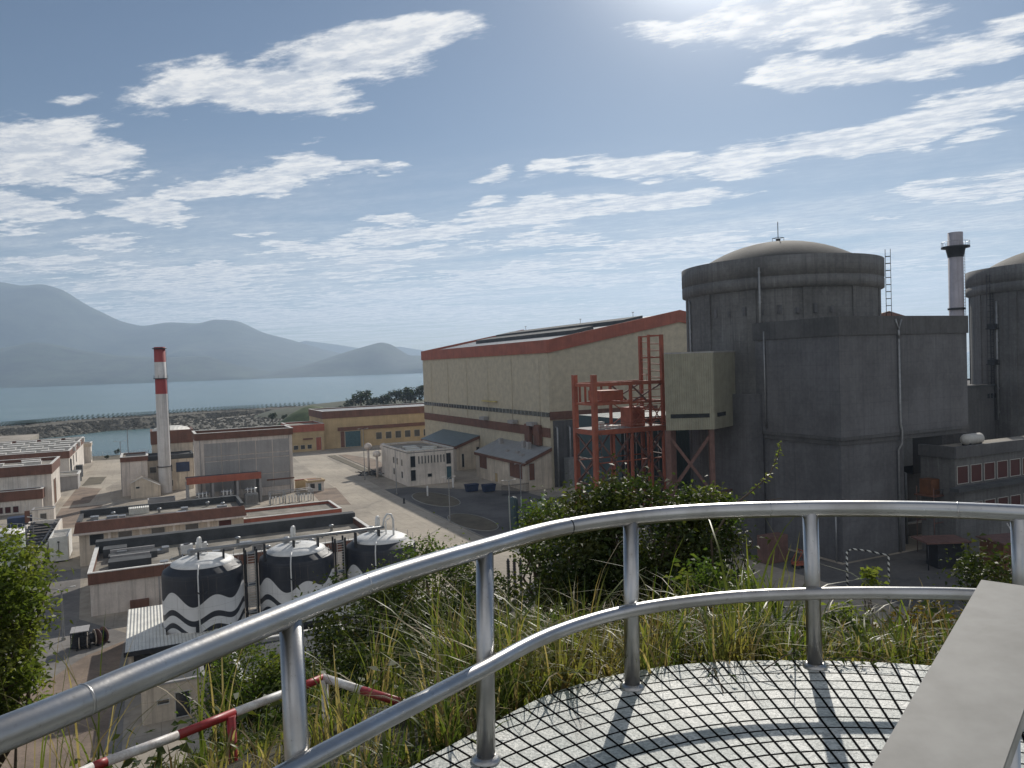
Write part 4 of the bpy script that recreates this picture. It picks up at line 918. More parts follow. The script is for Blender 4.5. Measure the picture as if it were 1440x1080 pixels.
m.build('vent_opening',M['glass'],gb)
m=MB();ring(m,-.2,70.2,-.2,30.2,28.5,29.1,.5);m.build('parapet',M['roofdark'],gb)
rw=thab('service_building','low dark service building with red-brown windows beside the big concrete block','building',133.3,92)
MB().box(0,44,0,6.9,-.3,18.9).build('wall',M['concrete'],rw)
m=MB();m.box(-.6,44.5,-.7,-.003,18.2,20.3);m.box(-.6,-.003,-.0,6.9,18.2,20.3);m.build('fascia',M['concrete_dark'],rw)
MB().box(0,44,0,6.9,18.9,19.6).build('roof',M['roofgravel'],rw)
m=MB();m.box(-1.6,44.5,-1.8,-.003,12.2,12.9);m.build('canopy',M['roofdark'],rw)
for k in range(9): opening(rw,'f',.5+k*3.9,3.7+k*3.9,13.3,16.6,fill='glass_red',wx=0)
for k in range(8): opening(rw,'f',4.4+k*3.9,7.6+k*3.9,6.6,9.6,fill='glass_red',wx=0)
m=MB();m.tube([(-3,9,12),(-3,9,20)],.6,10);m.build('exhaust_pipe',M['graymetal'],rw)
x,y,z=D(1392,612,168);ct=thing('roof_tank','horizontal pale rounded tank lying on the service building roof','tank',(*W(140.5,95.3),19.6),TH)
m=MB();m.tube([(0,0,1.2),(.2,0,1.2),(.8,0,1.2),(5,0,1.2),(5.6,0,1.2)],[.1,.7,1.05,1.05,.4],20);m.build('shell',M['frame'],ct);MB().box(1.0,1.4,-.8,.8,-.02,.5).box(4.2,4.6,-.8,.8,-.02,.5).build('saddle',M['darkmetal'],ct)
t=thing('kiosk','brown steel kiosk with overhanging flat rusty roof in the yard at right','kiosk',(71.5,132.6,0),0)
MB().box(-.8,7,-.8,4.6,4.6,4.9).build('roof',M['brownsteel'],t);MB().box(1.6,6.2,.2,4,-.1,4.59).build('body',M['darkmetal'],t)
for x,y in((-.4,-.4),(6.6,-.4)): MB().tube([(x,y,0),(x,y,4.6)],.1,6).build('post',M['darkmetal'],t)
t=thing('storage_shed','rusty orange steel shed at the right end of the shaded yard','shed',(79.6,125,0),.2)
MB().box(0,6.4,0,5,-.1,6).build('wall',M['orange'],t);MB().box(-.4,7,-.4,5.4,6,6.25).build('roof',M['brownsteel'],t);opening(t,'f',1,3.2,.1,3.2,'door','brown')
t=thing('storage_shed','dark shed with orange door at the far right edge behind the end post','shed',(88,123.5,0),.2)
MB().box(0,7,0,5,-.1,9).build('wall',M['concrete_dark'],t);opening(t,'f',.4,2.4,.1,6.6,'door','orange')
t=thab('scaffold_platform','rusty scaffold platform with orange crate against the concrete block, right','scaffold',aR+112.7+1,94.5)
m=MB()
for x in(0,5,10.5):
    for y in(0,3.5): m.tube([(x,y,0),(x,y,12.6)],.09,5)
for z in(6,11.2): m.beam((0,0,z),(10.5,0,z),.15);m.beam((0,3.5,z),(10.5,3.5,z),.15)
m.build('frame',M['brownsteel'],t);MB().box(-.3,10.8,-.3,3.8,10.9,11.1).build('deck',M['brown'],t);MB().box(.2,3.0,.6,3,11.1,14).build('crate',M['orange'],t)
m=MB()
for k in range(6): m.tube([(k*2.1,-.3,11),(k*2.1,-.3,12.2)],.05,4)
m.tube([(0,-.3,12.2),(10.5,-.3,12.2)],.05,4);m.build('guard_rail',M['darkmetal'],t)
# black/white height gate
M['stripe']=mat('striped_pipe_paint',(.6,.6,.58),.6,.1,2)
nt=M['stripe'].node_tree;b=nt.nodes['Principled BSDF'];sx=nd(nt,'ShaderNodeSeparateXYZ');nt.links.new([n for n in nt.nodes if n.type=='TEX_COORD'][0].outputs['Object'],sx.inputs[0])
fr=math_(nt,'FRACT',math_(nt,'MULTIPLY',math_(nt,'ADD',sx.outputs[0],sx.outputs[2]),1.1));nt.links.new(mixc(nt,math_(nt,'LESS_THAN',fr,.5),(.6,.6,.55),(.015,.015,.015)),b.inputs['Base Color'])
hg=thing('height_gate','black and white striped height-limit gate standing in the shaded yard','gate',(52.8,122.5,0),-.1)
m=MB();m.tube([(0,0,0),(0,0,6.2)],.17,8);m.build('post',M['stripe'],hg);m=MB();m.tube([(6.4,0,0),(6.4,0,5.6)],.17,8);m.build('post',M['stripe'],hg)
m=MB();m.tube([(0,0,6.2),(.8,0,6.7),(3,0,6.4),(6.4,0,5.6)],.15,8);m.build('crossbar',M['stripe'],hg)
t=thing('steel_container','rusty red steel container beside the concrete block foot, behind the tall grass','container',(45.5,139,0),TH)
MB().box(0,5,0,2.6,.1,5).build('body',M['brownsteel'],t);m=MB()
for k in range(12): m.box(.1+k*.42,.25+k*.42,-.06,-.002,.3,4.8)
m.build('rib',M['brownsteel'],t)
t=thing('handcart','small red steel hoist trolley parked right of the rusty container','trolley',(49.4,135.5,0),.2)
MB().box(0,2.6,0,1.6,.6,1.0).build('bed',M['redsteel'],t);m=MB();m.tube([(0,0,1),(1.4,0,3.2),(2.6,0,1)],.1,6);m.tube([(0,1.6,1),(1.4,1.6,3.2),(2.6,1.6,1)],.1,6);m.tube([(1.4,0,3.2),(1.4,1.6,3.2)],.1,6);m.build('frame',M['redsteel'],t)
for x in(.5,2.1): MB().tube([(x,-.1,.32),(x,1.7,.32)],.32,10).build('wheel',M['darkmetal'],t)
# leaning cable / conduit
t=thing('leaning_pole','thin pale pole leaning in the yard near the orange shed','pole',(76,112,0),0);MB().tube([(3,0,0),(-1.6,4,11.5)],.1,6).build('pole',M['frame'],t)
# ================================================================ YARD ITEMS
def lamp(x,y,h,label,arm=1.2):
    t=thing('street_lamp',label,'street lamp',(x,y,0),TH,'slim lamp posts in the plant yard')
    MB().lathe([(.16,0),(.1,h)],8).build('pole',M['graymetal'],t)
    m=MB();m.tube([(0,0,h-.2),(arm*.5,0,h+.2),(arm,0,h+.25)],.05,6);m.tube([(0,0,h-.2),(-arm*.5,0,h+.2),(-arm,0,h+.25)],.05,6);m.build('arm',M['graymetal'],t)
    for s_ in(-1,1): MB().box(min(s_*arm,s_*(arm+.6)),max(s_*arm,s_*(arm+.6)),-.15,.15,h+.18,h+.32).build('lamp_head',M['frame'],t)
    MB().lathe([(.3,0),(.3,.4)],8).build('base',M['kerb'],t);return t
for x,y,h,lb in [(-66.7,111.3,7.4,'slim lamp post on the asphalt at left beside the black cage trailer'),(-132.4,257.8,16.5,'left of the two tall thin masts near the inlet lane'),(-129.4,257,21,'taller right one of the two thin masts near the inlet lane'),(-16.2,186.6,11,'lamp post standing on the near traffic island'),(-1.4,168.2,12.5,'lamp post at the shaded road edge left of the green stair'),(-36,231.7,13.6,'lamp post at the corner of the small white office block'),(-51.8,264,17.5,'thin lamp post left of the white office block near the parked pipes'),(1.5,215,10,'lamp post in front of the monopitch annex')]: lamp(x,y,h,lb)
for i,(x,y,lb) in enumerate([(-31.5,215.4,'small black bollard on the road corner below the office block'),(-19.5,240,'white post at the right corner of the office block'),(-26,226,'white post before the office block centre')]):
    t=thing('bollard',lb,'bollard',(x,y,0),0,'short posts near the office block');hgt=1.6 if i==0 else 3.2
    MB().lathe([(.25,0),(.25,hgt-.3),(.2,hgt-.15),(.03,hgt)],12).build('post',M['darkmetal'] if i==0 else M['white'],t);MB().lathe([(.4,0),(.4,.12),(.26,.14)],12).build('base_plate',M['darkmetal'],t)
# blue waste skips in front of the annex
def skip(x,y,lb):
    t=thing('skip',lb,'skip',(x,y,0),TH,'blue skips by the annex')
    MB().hexa([(.3,.3,.2),(3.7,.3,.2),(3.7,1.9,.2),(.3,1.9,.2),(0,0,2.2),(4,0,2.2),(4,2.2,2.2),(0,2.2,2.2)]).build('body',M['bluepaint'],t)
    m=MB();ring(m,-.08,4.08,-.08,2.28,2.2,2.34,.16);m.build('rim',M['bluepaint'],t);return t
skip(-14.6,230,'blue steel skip in the shade, left one of the pair by the annex');skip(-9.4,228.6,'blue steel skip in the shade, right one of the pair by the annex')
fe=thab('fence','dark picket fence in the shade before the monopitch annex','fence',92,202)
m=MB()
for k in range(25): m.box(k*.36,k*.36+.08,0,.08,0,3.2)
m.box(0,8.8,.08,.14,.4,.5);m.box(0,8.8,.08,.14,2.8,2.9);m.build('pickets',M['darkmetal'],fe)
# green external stair
sx_=thing('steel_stair','pale green steel stair with handrails climbing right, above the big bush','stair',(1.2,174,0),0)
for y in(0,1.6):
    m=MB();m.beam((0,y,.3),(5.2,y,6.6),.18,.3);m.build('stringer',M['greenpaint'],sx_)
    m=MB();m.tube([(0,y,1.5),(5.2,y,7.8)],.09,6);m.tube([(0,y,.9),(5.2,y,7.2)],.06,6)
    for k in range(6): m.tube([(k*1.04,y,.3+k*1.26),(k*1.04,y,1.5+k*1.26)],.06,5)
    m.build('handrail',M['greenpaint'],sx_)
m=MB()
for k in range(18): m.box(.1+k*.288,.4+k*.288,.1,1.5,.35+k*.35,.4+k*.35)
m.build('tread',M['graymetal'],sx_);m=MB();m.tube([(5.2,0,0),(5.2,0,8)],.1,6);m.tube([(5.2,1.6,0),(5.2,1.6,8)],.1,6);m.tube([(0,0,-.1),(0,0,8)],.1,6);m.build('post',M['greenpaint'],sx_)
gs=thing('stock_tank','dark blue-green steel silo left of the green stair','tank',(-.6,176,0),0);MB().lathe([(1.1,-.1),(1.1,7),(.8,7.5),(.1,7.8)],20).build('shell',M['teal'],gs);m=MB();m.tube([(-1.0,-.6,0),(-1.0,-.6,8)],.08,6);m.build('ladder',M['greenpaint'],gs)
# surge arresters and kit below the railing gap
for k,(x,y,lb) in enumerate([(-1.6,124,'left dark ribbed insulator column seen below the top rail'),(-.6,124,'middle dark ribbed insulator column seen below the top rail'),(.4,124,'right dark ribbed insulator column seen below the top rail')]):
    t=thing('insulator_column',lb,'insulator',(x,y,0),0,'ribbed insulator columns');MB().lathe([(.28,0),(.28,2)],10).build('pedestal',M['gray_panel'],t)
    pr=[]
    for q in range(16): pr+=[(.16,2+q*.26),(.34,2.1+q*.26)]
    MB().lathe(pr+[(.2,6.3),(.1,6.6)],12).build('insulator',M['darkmetal'],t)
t=thing('pipe_stack','jumble of grey valves and pipes beside the insulator columns','pipes',(2.2,123,0),0)
m=MB();r=random.Random(5)
for k in range(14):
    x,y,z=r.uniform(-1,3),r.uniform(-1,2),r.uniform(.3,2.2);m.tube([(x,y,z),(x+r.uniform(-1.5,1.5),y+r.uniform(-1,1),z+r.uniform(-.6,.9))],r.uniform(.08,.22),6)
m.box(0,1.2,0,1,0,1.4);m.build('pipes',M['graymetal'],t);m=MB();m.tube([(-.2,.5,0),(-.2,.5,7.5)],.12,6);m.build('post',M['frame'],t)
# pinkish pipe bends with round hoods left of office block
for k,(px,py,h,lb) in enumerate([(519,668,9.6,'left'),(531,672,7.6,'middle'),(541,664,8.8,'right')]):
    x,y=P(px,py,0);t=thing('vent_hood','pinkish mushroom-hooded vent pipe left of the office block, %s one'%lb,'vent',(x,y,0),0,'mushroom vent hoods')
    MB().tube([(0,0,0),(0,0,h)],.4,10).build('pipe',M['pink_wall'],t);m=MB();m.lathe([(.4,h-.2),(1.3,h),(1.5,h+.7),(1.1,h+1.6),(.3,h+2)],16);m.build('hood',M['pink_wall'],t)
t=thab('scrap_pile','low heap of dark frames and pipes on the verge left of the office block','scrap',70,268)
m=MB();r=random.Random(9)
for k in range(30):
    x,y=r.uniform(-2,5),r.uniform(-3,9);z=r.uniform(.2,1.6);m.beam((x,y,z),(x+r.uniform(-2.5,2.5),y+r.uniform(-2.5,2.5),z+r.uniform(-.2,.9)),r.uniform(.1,.35))
m.build('frames',M['darkmetal'],t)
# left yard machinery
x,y=P(100,917,0);t=thing('cage_trailer','black mesh cage trailer with pale roof on the red soil, left of the cable drums','trailer',(x,y,0),TH)
m=MB();m.box(0,2.2,0,2.8,.5,.7);m.build('bed',M['darkmetal'],t);m=MB()
for x_ in(0,.73,1.46,2.2):
    for y_ in(0,2.8): m.beam((x_,y_,.7),(x_,y_,2.5),.09)
for z in(1.3,1.9,2.5):
    m.beam((0,0,z),(2.2,0,z),.08);m.beam((0,2.8,z),(2.2,2.8,z),.08);m.beam((0,0,z),(0,2.8,z),.08);m.beam((2.2,0,z),(2.2,2.8,z),.08)
m.build('cage',M['darkmetal'],t);MB().box(-.05,2.25,-.05,2.85,2.55,2.65).build('roof',M['gray_panel'],t);MB().box(.15,2.05,.15,2.65,.7,2.1).build('load',M['darkmetal'],t)
for x_ in(-.05,2.25): MB().tube([(x_-.12,1.4,.35),(x_+.12,1.4,.35)],.36,12).build('wheel',M['darkmetal'],t)
for k,(px,py,r0,lb) in enumerate([(118,912,1.0,'cable drum with pale flange, left one of three on the red soil'),(128,908,1.1,'tall cable drum standing between two others on the red soil'),(142,905,1.15,'cable drum with dark windings, right one of three on the red soil')]):
    x,y=P(px,py,0);t=thing('cable_drum',lb,'cable drum',(x,y,0),TH+.3*k,'cable drums on the red soil')
    m=MB();m.tube([(-.45,0,r0),(.45,0,r0)],r0*.6,18);m.build('winding',M['darkmetal'],t)
    for s_ in(-.5,.5): MB().tube([(s_-.05,0,r0),(s_+.05,0,r0)],r0,20).build('flange',M['tanwall'] if k!=2 else M['brownsteel'],t)
    m=MB();m.beam((-.8,-.9,.1),(-.8,.9,.1),.14);m.beam((.8,-.9,.1),(.8,.9,.1),.14);m.beam((-.8,0,0),(-.8,0,r0),.1);m.beam((.8,0,0),(.8,0,r0),.1);m.beam((-.8,0,r0),(.8,0,r0),.1);m.build('stand',M['darkmetal'],t)
# ================================================================ HILL, DECK, RAILING
DZ=36.25;RZ=DZ+.885;MZ=DZ+.43
rp=[(-1.95,.75,RZ)]+[(*P(px,py,RZ),RZ) for px,py in[(0,1034),(200,950),(400,867),(540,813),(680,771),(780,744),(885,728),(1000,719),(1140,715.5),(1290,716),(1440,722)]]
ex=Vector(rp[-1]);rp+= [tuple(ex+Vector((.55,-.36,0))),tuple(ex+Vector((.98,-.85,0))),tuple(ex+Vector((1.3,-1.5,0))),tuple(ex+Vector((1.4,-2.3,0)))]
rail=catmull(rp,10)
mp=[(*P(px,py,MZ),MZ) for px,py in[(430,1072),(560,1003),(672,945),(775,892),(885,859),(1015,841),(1140,835),(1262,834),(1400,838)]]
s0=Vector(mp[0])-Vector(mp[1]);e0=Vector(mp[-1])
mp=[tuple(Vector(mp[0])+s0*4.2),tuple(Vector(mp[0])+s0*2)]+mp+[tuple(e0+Vector((.6,-.3,0))),tuple(e0+Vector((1.1,-.8,0))),tuple(e0+Vector((1.45,-1.5,0))),tuple(e0+Vector((1.55,-2.3,0)))]
mid=catmull(mp,10)
def steel():
    m,nt,b,tc=base('brushed_stainless')
    n1=noise(nt,tc,2.5,6,.6);n2=noise(nt,mapping(nt,tc,(40,40,40)),1,3)
    c=mixc(nt,ramp(nt,n1,.35,.7),(.52,.52,.52),(.36,.35,.335));sp=ramp(nt,noise(nt,mapping(nt,tc,(1,1,1),(2,2,2)),38,5,.7),.6,.74);c=mixc(nt,math_(nt,'MULTIPLY',sp,.6),c,(.2,.18,.15));nt.links.new(c,b.inputs['Base Color'])
    b.inputs['Metallic'].default_value=1
    r=nd(nt,'ShaderNodeMapRange');nt.links.new(n1,r.inputs[0]);r.inputs[3].default_value=.16;r.inputs[4].default_value=.5;nt.links.new(r.outputs[0],b.inputs['Roughness'])
    bn=nd(nt,'ShaderNodeBump');bn.inputs['Strength'].default_value=.25;bn.inputs['Distance'].default_value=.002;nt.links.new(n2,bn.inputs['Height']);nt.links.new(bn.outputs[0],b.inputs['Normal']);return m
M['steel']=steel()
gr=thing('guard_railing','curved brushed stainless steel tube railing with two rails around the tiled lookout deck','railing',(1.5,1.7,DZ),0)
o3=Vector((1.5,1.7,DZ))
MB().tube([p-o3 for p in rail],.0445,24,mi=0).build('top_rail',M['steel'],gr)
MB().tube([p-o3 for p in mid],.034,20).build('middle_rail',M['steel'],gr)
def nearest(path,px,z):
    best=None
    X,Y,Z=ray(px,700)
    for i in range(len(path)-1):
        a,b=path[i],path[i+1];f0=a.x*Y-a.y*X;f1=b.x*Y-b.y*X
        if f0*f1<=0 and a.y>.3: t=f0/(f0-f1+1e-9);return a.lerp(b,t)
feet=[]
for px,foot in ((402,None),(679,(683,1072)),(886,(889,966)),(1139,(1146,937)),(1433,(1441,945))):
    top=nearest(rail,px,0)
    if foot: fx,fy=P(*foot,DZ)
    else: fx,fy=top.x+.07,top.y-.22
    # keep the foot within a slight lean of the rail
    d=Vector((fx-top.x,fy-top.y,0));
    if d.length>.26:d*=.26/d.length
    f=Vector((top.x+d.x,top.y+d.y,DZ));feet.append(f)
ft2=[(Vector((-1.45,1.55,DZ)),Vector((-1.5,1.62,RZ))),(Vector((3.75,3.1,DZ)),Vector(rp[-3])),]
allp=[(f,nearest(rail,px,0)) for f,px in zip(feet,(402,679,886,1139,1433))]+[ft2[1]]
for f,tp in allp:
    po=MB().tube([f-o3,tp-o3-Vector((0,0,.02))],.042,20).build('post',M['steel'],gr)
    MB().lathe([(.066,0),(.066,.010),(.052,.018),(.046,.022)],24,f.x-o3.x,f.y-o3.y).build('base_flange',M['steel'],po)
for k in (14,38,62,86,104):   # weld seams on the top rail
    a=rail[k]-o3;d=(rail[k+1]-rail[k]).normalized();MB().tube([a-d*.004,a,a+d*.004],[.0447,.0462,.0447],24).build('weld_seam',M['darkmetal'] if k==62 else M['steel'],gr)
# deck
DC=Vector((1.35,1.55));
edge=[(-1.98,.5)]
for p in rail:
    # outward offset
    pass
def offs(path,o):
    out=[]
    for i,p in enumerate(path):
        d=(path[min(i+1,len(path)-1)]-path[max(i-1,0)]);d.z=0;d.normalize();out.append(Vector((p.x-d.y*o,p.y+d.x*o,0)))
    return out
fp=[]   # foot path: rail path pulled in
outer=offs(rail,.0)
deckpts=[(p.x,p.y) for p in outer]+[(4.6,-3.5),(-2.6,-3.5)]
m,nt,b,tc=base('mosaic_deck_tiles')
s=nd(nt,'ShaderNodeSeparateXYZ');nt.links.new(tc,s.inputs[0]);X=s.outputs[0];Y=s.outputs[1]
rr=math_(nt,'SQRT',math_(nt,'ADD',math_(nt,'MULTIPLY',X,X),math_(nt,'MULTIPLY',Y,Y)));an=math_(nt,'ARCTAN2',Y,X)
def saw(v,per,w):
    fr=math_(nt,'FRACT',math_(nt,'DIVIDE',v,per));d=math_(nt,'ABSOLUTE',math_(nt,'SUBTRACT',fr,.5));return fr,math_(nt,'MULTIPLY',math_(nt,'SUBTRACT',.5,d),per)
wb=math_(nt,'MULTIPLY',math_(nt,'SUBTRACT',noise(nt,tc,9,2),.5),.002)
_,e1=saw(math_(nt,'ADD',rr,wb),.106,0)
da=2*math.pi/168;_,e2=saw(math_(nt,'ADD',an,math_(nt,'MULTIPLY',wb,.4)),da,0);e2=math_(nt,'MULTIPLY',e2,rr)
gd=math_(nt,'MINIMUM',e1,e2);gr_=ramp(nt,gd,.0045,.0078)
ti=nd(nt,'ShaderNodeCombineXYZ');nt.links.new(math_(nt,'FLOOR',math_(nt,'DIVIDE',rr,.106)),ti.inputs[0]);nt.links.new(math_(nt,'FLOOR',math_(nt,'DIVIDE',an,da)),ti.inputs[1])
wn=nd(nt,'ShaderNodeTexWhiteNoise',noise_dimensions='2D');nt.links.new(ti.outputs[0],wn.inputs['Vector'])
tcx=mixc(nt,wn.outputs['Value'],(.42,.45,.43),(.66,.665,.635))
tcx=mixc(nt,ramp(nt,noise(nt,tc,1.4,5),.4,.75),tcx,(.27,.32,.31))
sp_=ramp(nt,noise(nt,tc,60,3,.7),.56,.7);tcx=mixc(nt,math_(nt,'MULTIPLY',sp_,.5),tcx,(.5,.47,.44))
di=ramp(nt,noise(nt,tc,4,8,.75),.52,.75);tcx=mixc(nt,math_(nt,'MULTIPLY',di,.6),tcx,(.16,.14,.12))
vo=nd(nt,'ShaderNodeTexVoronoi');vo.inputs['Scale'].default_value=85;nt.links.new(tc,vo.inputs['Vector']);vs_=nd(nt,'ShaderNodeSeparateColor');nt.links.new(vo.outputs['Color'],vs_.inputs[0])
tcx=mixc(nt,.75,tcx,mixc(nt,vs_.outputs[0],(.45,.47,.46),(1.25,1.22,1.18)),'MULTIPLY')
nt.links.new(mixc(nt,gr_,(.008,.008,.008),tcx),b.inputs['Base Color']);nt.links.new(math_(nt,'SUBTRACT',1.,math_(nt,'MULTIPLY',gr_,.55)),b.inputs['Roughness']);nt.links.new(math_(nt,'MULTIPLY',gr_,.55),b.inputs['Specular IOR Level'])
hb_=math_(nt,'ADD',math_(nt,'MULTIPLY',gr_,1.),math_(nt,'MULTIPLY',noise(nt,tc,60,4,.65),1.6))
bn=nd(nt,'ShaderNodeBump');bn.inputs['Strength'].default_value=.8;bn.inputs['Distance'].default_value=.006;nt.links.new(hb_,bn.inputs['Height']);nt.links.new(bn.outputs[0],b.inputs['Normal'])
M['deck']=m;M['deckside']=mat('deck_concrete_edge',(.28,.28,.27),.9,.4,3)
dk=MB();n=len(deckpts);dl=[(x-DC.x,y-DC.y) for x,y in deckpts]
# push edge outward slightly beyond feet
def grow(pts,o):
    return [(x*(1+o/max(.3,math.hypot(x,y))),y*(1+o/max(.3,math.hypot(x,y)))) for x,y in pts]
dl=grow(dl,.06)
dk.add([(x,y,0) for x,y in dl],[tuple(range(n))[::-1]],0);dk.add([(x,y,0) for x,y in dl]+[(x,y,-.22) for x,y in dl],[(i,(i+1)%n,n+(i+1)%n,n+i) for i in range(n)],1)
deck=dk.build('deck',[M['deck'],M['deckside']],None,(DC.x,DC.y,DZ));struct(deck)
dpoly=np.array([(x+DC.x,y+DC.y) for x,y in dl])
def dist_out(x,y):
    """distance outside the deck polygon, 0 inside"""
    n=len(dpoly);best=1e9;ins=False
    for i in range(n):
        ax,ay=dpoly[i];bx,by=dpoly[(i+1)%n];vx,vy=bx-ax,by-ay;t=max(0,min(1,((x-ax)*vx+(y-ay)*vy)/(vx*vx+vy*vy+1e-9)));d=math.hypot(x-ax-t*vx,y-ay-t*vy);best=min(best,d)
        if (ay>y)!=(by>y) and x<(bx-ax)*(y-ay)/(by-ay)+ax: ins=not ins
    return 0 if ins else best
from mathutils import noise as mn
def hz_(x,y,d=None):
    if d is None:d=dist_out(x,y)
    az=math.degrees(math.atan2(x-1,y-1))
    sl=.50 if abs(az)<75 else .5*max(.12,1-(abs(az)-75)/60)
    if -75<az<-10: sl=.56
    z=DZ-.12-.22*min(d,1.6)-sl*max(0,d-1.6)-.03*min(d,14)
    z+=mn.noise(Vector((x*.6,y*.6,3)))*min(.12*d,.35)+mn.noise(Vector((x*.09,y*.09,9)))*min(d*.1,1.8)
    return max(z,-1.0)
radii=[0,.4,.8,1.2,1.6,2,2.4,2.7,2.9,3.1,3.4,3.7,4,4.4,4.9,5.5,6.2,7,8,9.2,10.6,12.2,14,16,18.5,21.5,25,29,34,39,45,51,58,66,76,90,110]
v=[];f=[];NA=120
for j,r0 in enumerate(radii):
    for i in range(NA):
        a=2*math.pi*i/NA;x=DC.x+r0*math.sin(a);y=DC.y+r0*math.cos(a);dd=dist_out(x,y);z=hz_(x,y,dd) if dd>0 else DZ-.3
        v.append((x,y,z))
for j in range(len(radii)-1):
    for i in range(NA): k=(i+1)%NA;f.append((j*NA+i,j*NA+k,(j+1)*NA+k,(j+1)*NA+i))
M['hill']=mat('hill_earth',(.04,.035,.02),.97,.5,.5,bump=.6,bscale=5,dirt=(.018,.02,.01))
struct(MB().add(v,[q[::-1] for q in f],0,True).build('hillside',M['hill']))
# red / white pipe barrier
M['red']=mat('barrier_red_paint',(.33,.02,.025),.45,.35,6,dirt=(.2,.03,.025));M['wht']=mat('barrier_white_paint',(.66,.65,.63),.45,.25,7,dirt=(.36,.3,.26))
ba=thing('pipe_barrier','knee-high red and white striped pipe barrier with chipped paint in the grass beside the railing','barrier',(-1.29,4.94,35.2),0)
ob=Vector((-1.29,4.94,35.2))
def U(px,py,z=36.0): x,y=P(px,py,z);return Vector((x,y,z))
def stripes(cuts,z,name,r=.026):
    m=MB()
    for (a,b_,c_) in cuts: m.tube([U(*a,36.0)-ob+Vector((0,0,z)),U(*b_,36.0)-ob+Vector((0,0,z))],r,14,mi=c_)
    m.build(name,[M['red'],M['wht']],ba)
A1=[(20,1130),(130,1079),(250,1034),(325,1004),(392,978),(455,953)];c1=[((20,1130),(130,1079),1),((130,1079),(150,1071),0),((150,1071),(250,1034),1),((250,1034),(330,1002),0),((330,1002),(415,969),1),((415,969),(455,953),0)]
c2=[((455,953),(510,971),1),((510,971),(568,989),0),((568,989),(626,1006),1),((626,1006),(690,1024),0),((690,1024),(760,1044),1)]
stripes(c1,0,'top_pipe');stripes(c2,0,'top_pipe')
stripes([((325,1004),(415,969),1),((415,969),(455,953),0)],-.42,'lower_pipe',.022);stripes([((455,953),(530,978),1),((530,978),(600,998),0),((600,998),(690,1024),1)],-.42,'lower_pipe',.022)
for q,ci in(((325,1006),0),((455,955),1),((566,990),0),((130,1081),0),((690,1024),1)):
    p=U(*q)-ob;m=MB();m.tube([p,p-Vector((0,0,1.1))],.027,14,mi=ci);m.build('post',[M['red'],M['wht']],ba)
# sloping sign board at lower right
vp=Vector(ray(1699,270)).normalized()
NL=Vector(ray(1225,1080));NL=NL*(.95/NL.y)
best=min((abs((NL+vp*s).dot(Vector((0,0,0)))+0)*0+abs((lambda q:(q.x/q.y))(NL+vp*s)-ray(1380,815)[0]/ray(1380,815)[1]),s) for s in [i*.002 for i in range(1500)])[1]
FL=NL+vp*best;wdir=Vector((1,-.9,.0)).normalized();wdir=(wdir-vp*wdir.dot(vp)).normalized();nrm=vp.cross(wdir).normalized()
if nrm.z<0:nrm=-nrm
def wid(p,px,py):  # width so that p+w*wdir lands on the photo's right edge line
    R0=ray(px,py);k=R0[0]/R0[1];return (k*p.y-p.x)/(wdir.x-k*wdir.y)
w1=wid(NL,1391,1080)
SBm=mat('painted_board_top',(.29,.283,.265),.62,.35,1.6,dirt=(.2,.196,.18),spec=.25,streak=.5);SBs=mat('board_side_strip',(.42,.41,.38),.6,.3,8)
sb=thing('sign_board','sloping weathered grey board on a post at the lower right corner of the deck','sign board',(0,0,0),0)
cz=Vector((0,0,CZ));st_=NL-vp*.55+cz;en=FL+cz;root=Vector((st_.x+.2,st_.y,DZ));sb.location=root
def slab(u0,u1,h0,h1,s=st_,e=en,ins=0):
    s=s+vp*ins;e=e-vp*ins
    q=[s+wdir*u0,s+wdir*u1,e+wdir*u1,e+wdir*u0];return [p+nrm*h0-root for p in q]+[p+nrm*h1-root for p in q]
MB().hexa(slab(0,w1,-.006,0)).build('board_top',SBm,sb);MB().hexa(slab(.004,w1-.003,-.035,-.0065)).build('board_core',SBs,sb)
MB().hexa(slab(.02,w1-.012,-.06,-.0355,ins=.02)).build('board_frame',M['bluepaint'],sb)
pc=(st_+en)/2+wdir*w1*.5
for k in(.2,.8):
    c=st_.lerp(en,k)+wdir*w1*.5-nrm*.06
    MB().tube([c-root,Vector((c.x,c.y,DZ-.01))-root],.03,16).build('leg',M['steel'],sb)
# ================================================================ VEGETATION
rng=np.random.RandomState(11)
def np_mesh(name,V,Fc,rnd,mats,parent=None,loc=None,smooth=False,nper=4):
    me=bpy.data.meshes.new(name);nv=len(V);nf=len(Fc)
    me.vertices.add(nv);me.vertices.foreach_set('co',V.astype(np.float32).ravel())
    me.loops.add(nf*Fc.shape[1]);me.loops.foreach_set('vertex_index',Fc.astype(np.int32).ravel())
    me.polygons.add(nf);me.polygons.foreach_set('loop_start',np.arange(nf,dtype=np.int32)*Fc.shape[1]);me.polygons.foreach_set('loop_total',np.full(nf,Fc.shape[1],np.int32))
    at=me.attributes.new('rnd','FLOAT','POINT');at.data.foreach_set('value',rnd.astype(np.float32))
    me.update(calc_edges=True);me.validate()
    for m in (mats if isinstance(mats,list) else [mats]): me.materials.append(m)
    if smooth: me.polygons.foreach_set('use_smooth',[True]*nf)
    o=bpy.data.objects.new(name,me);COL.objects.link(o)
    if parent:o.parent=parent
    if loc is not None:o.location=loc
    return o
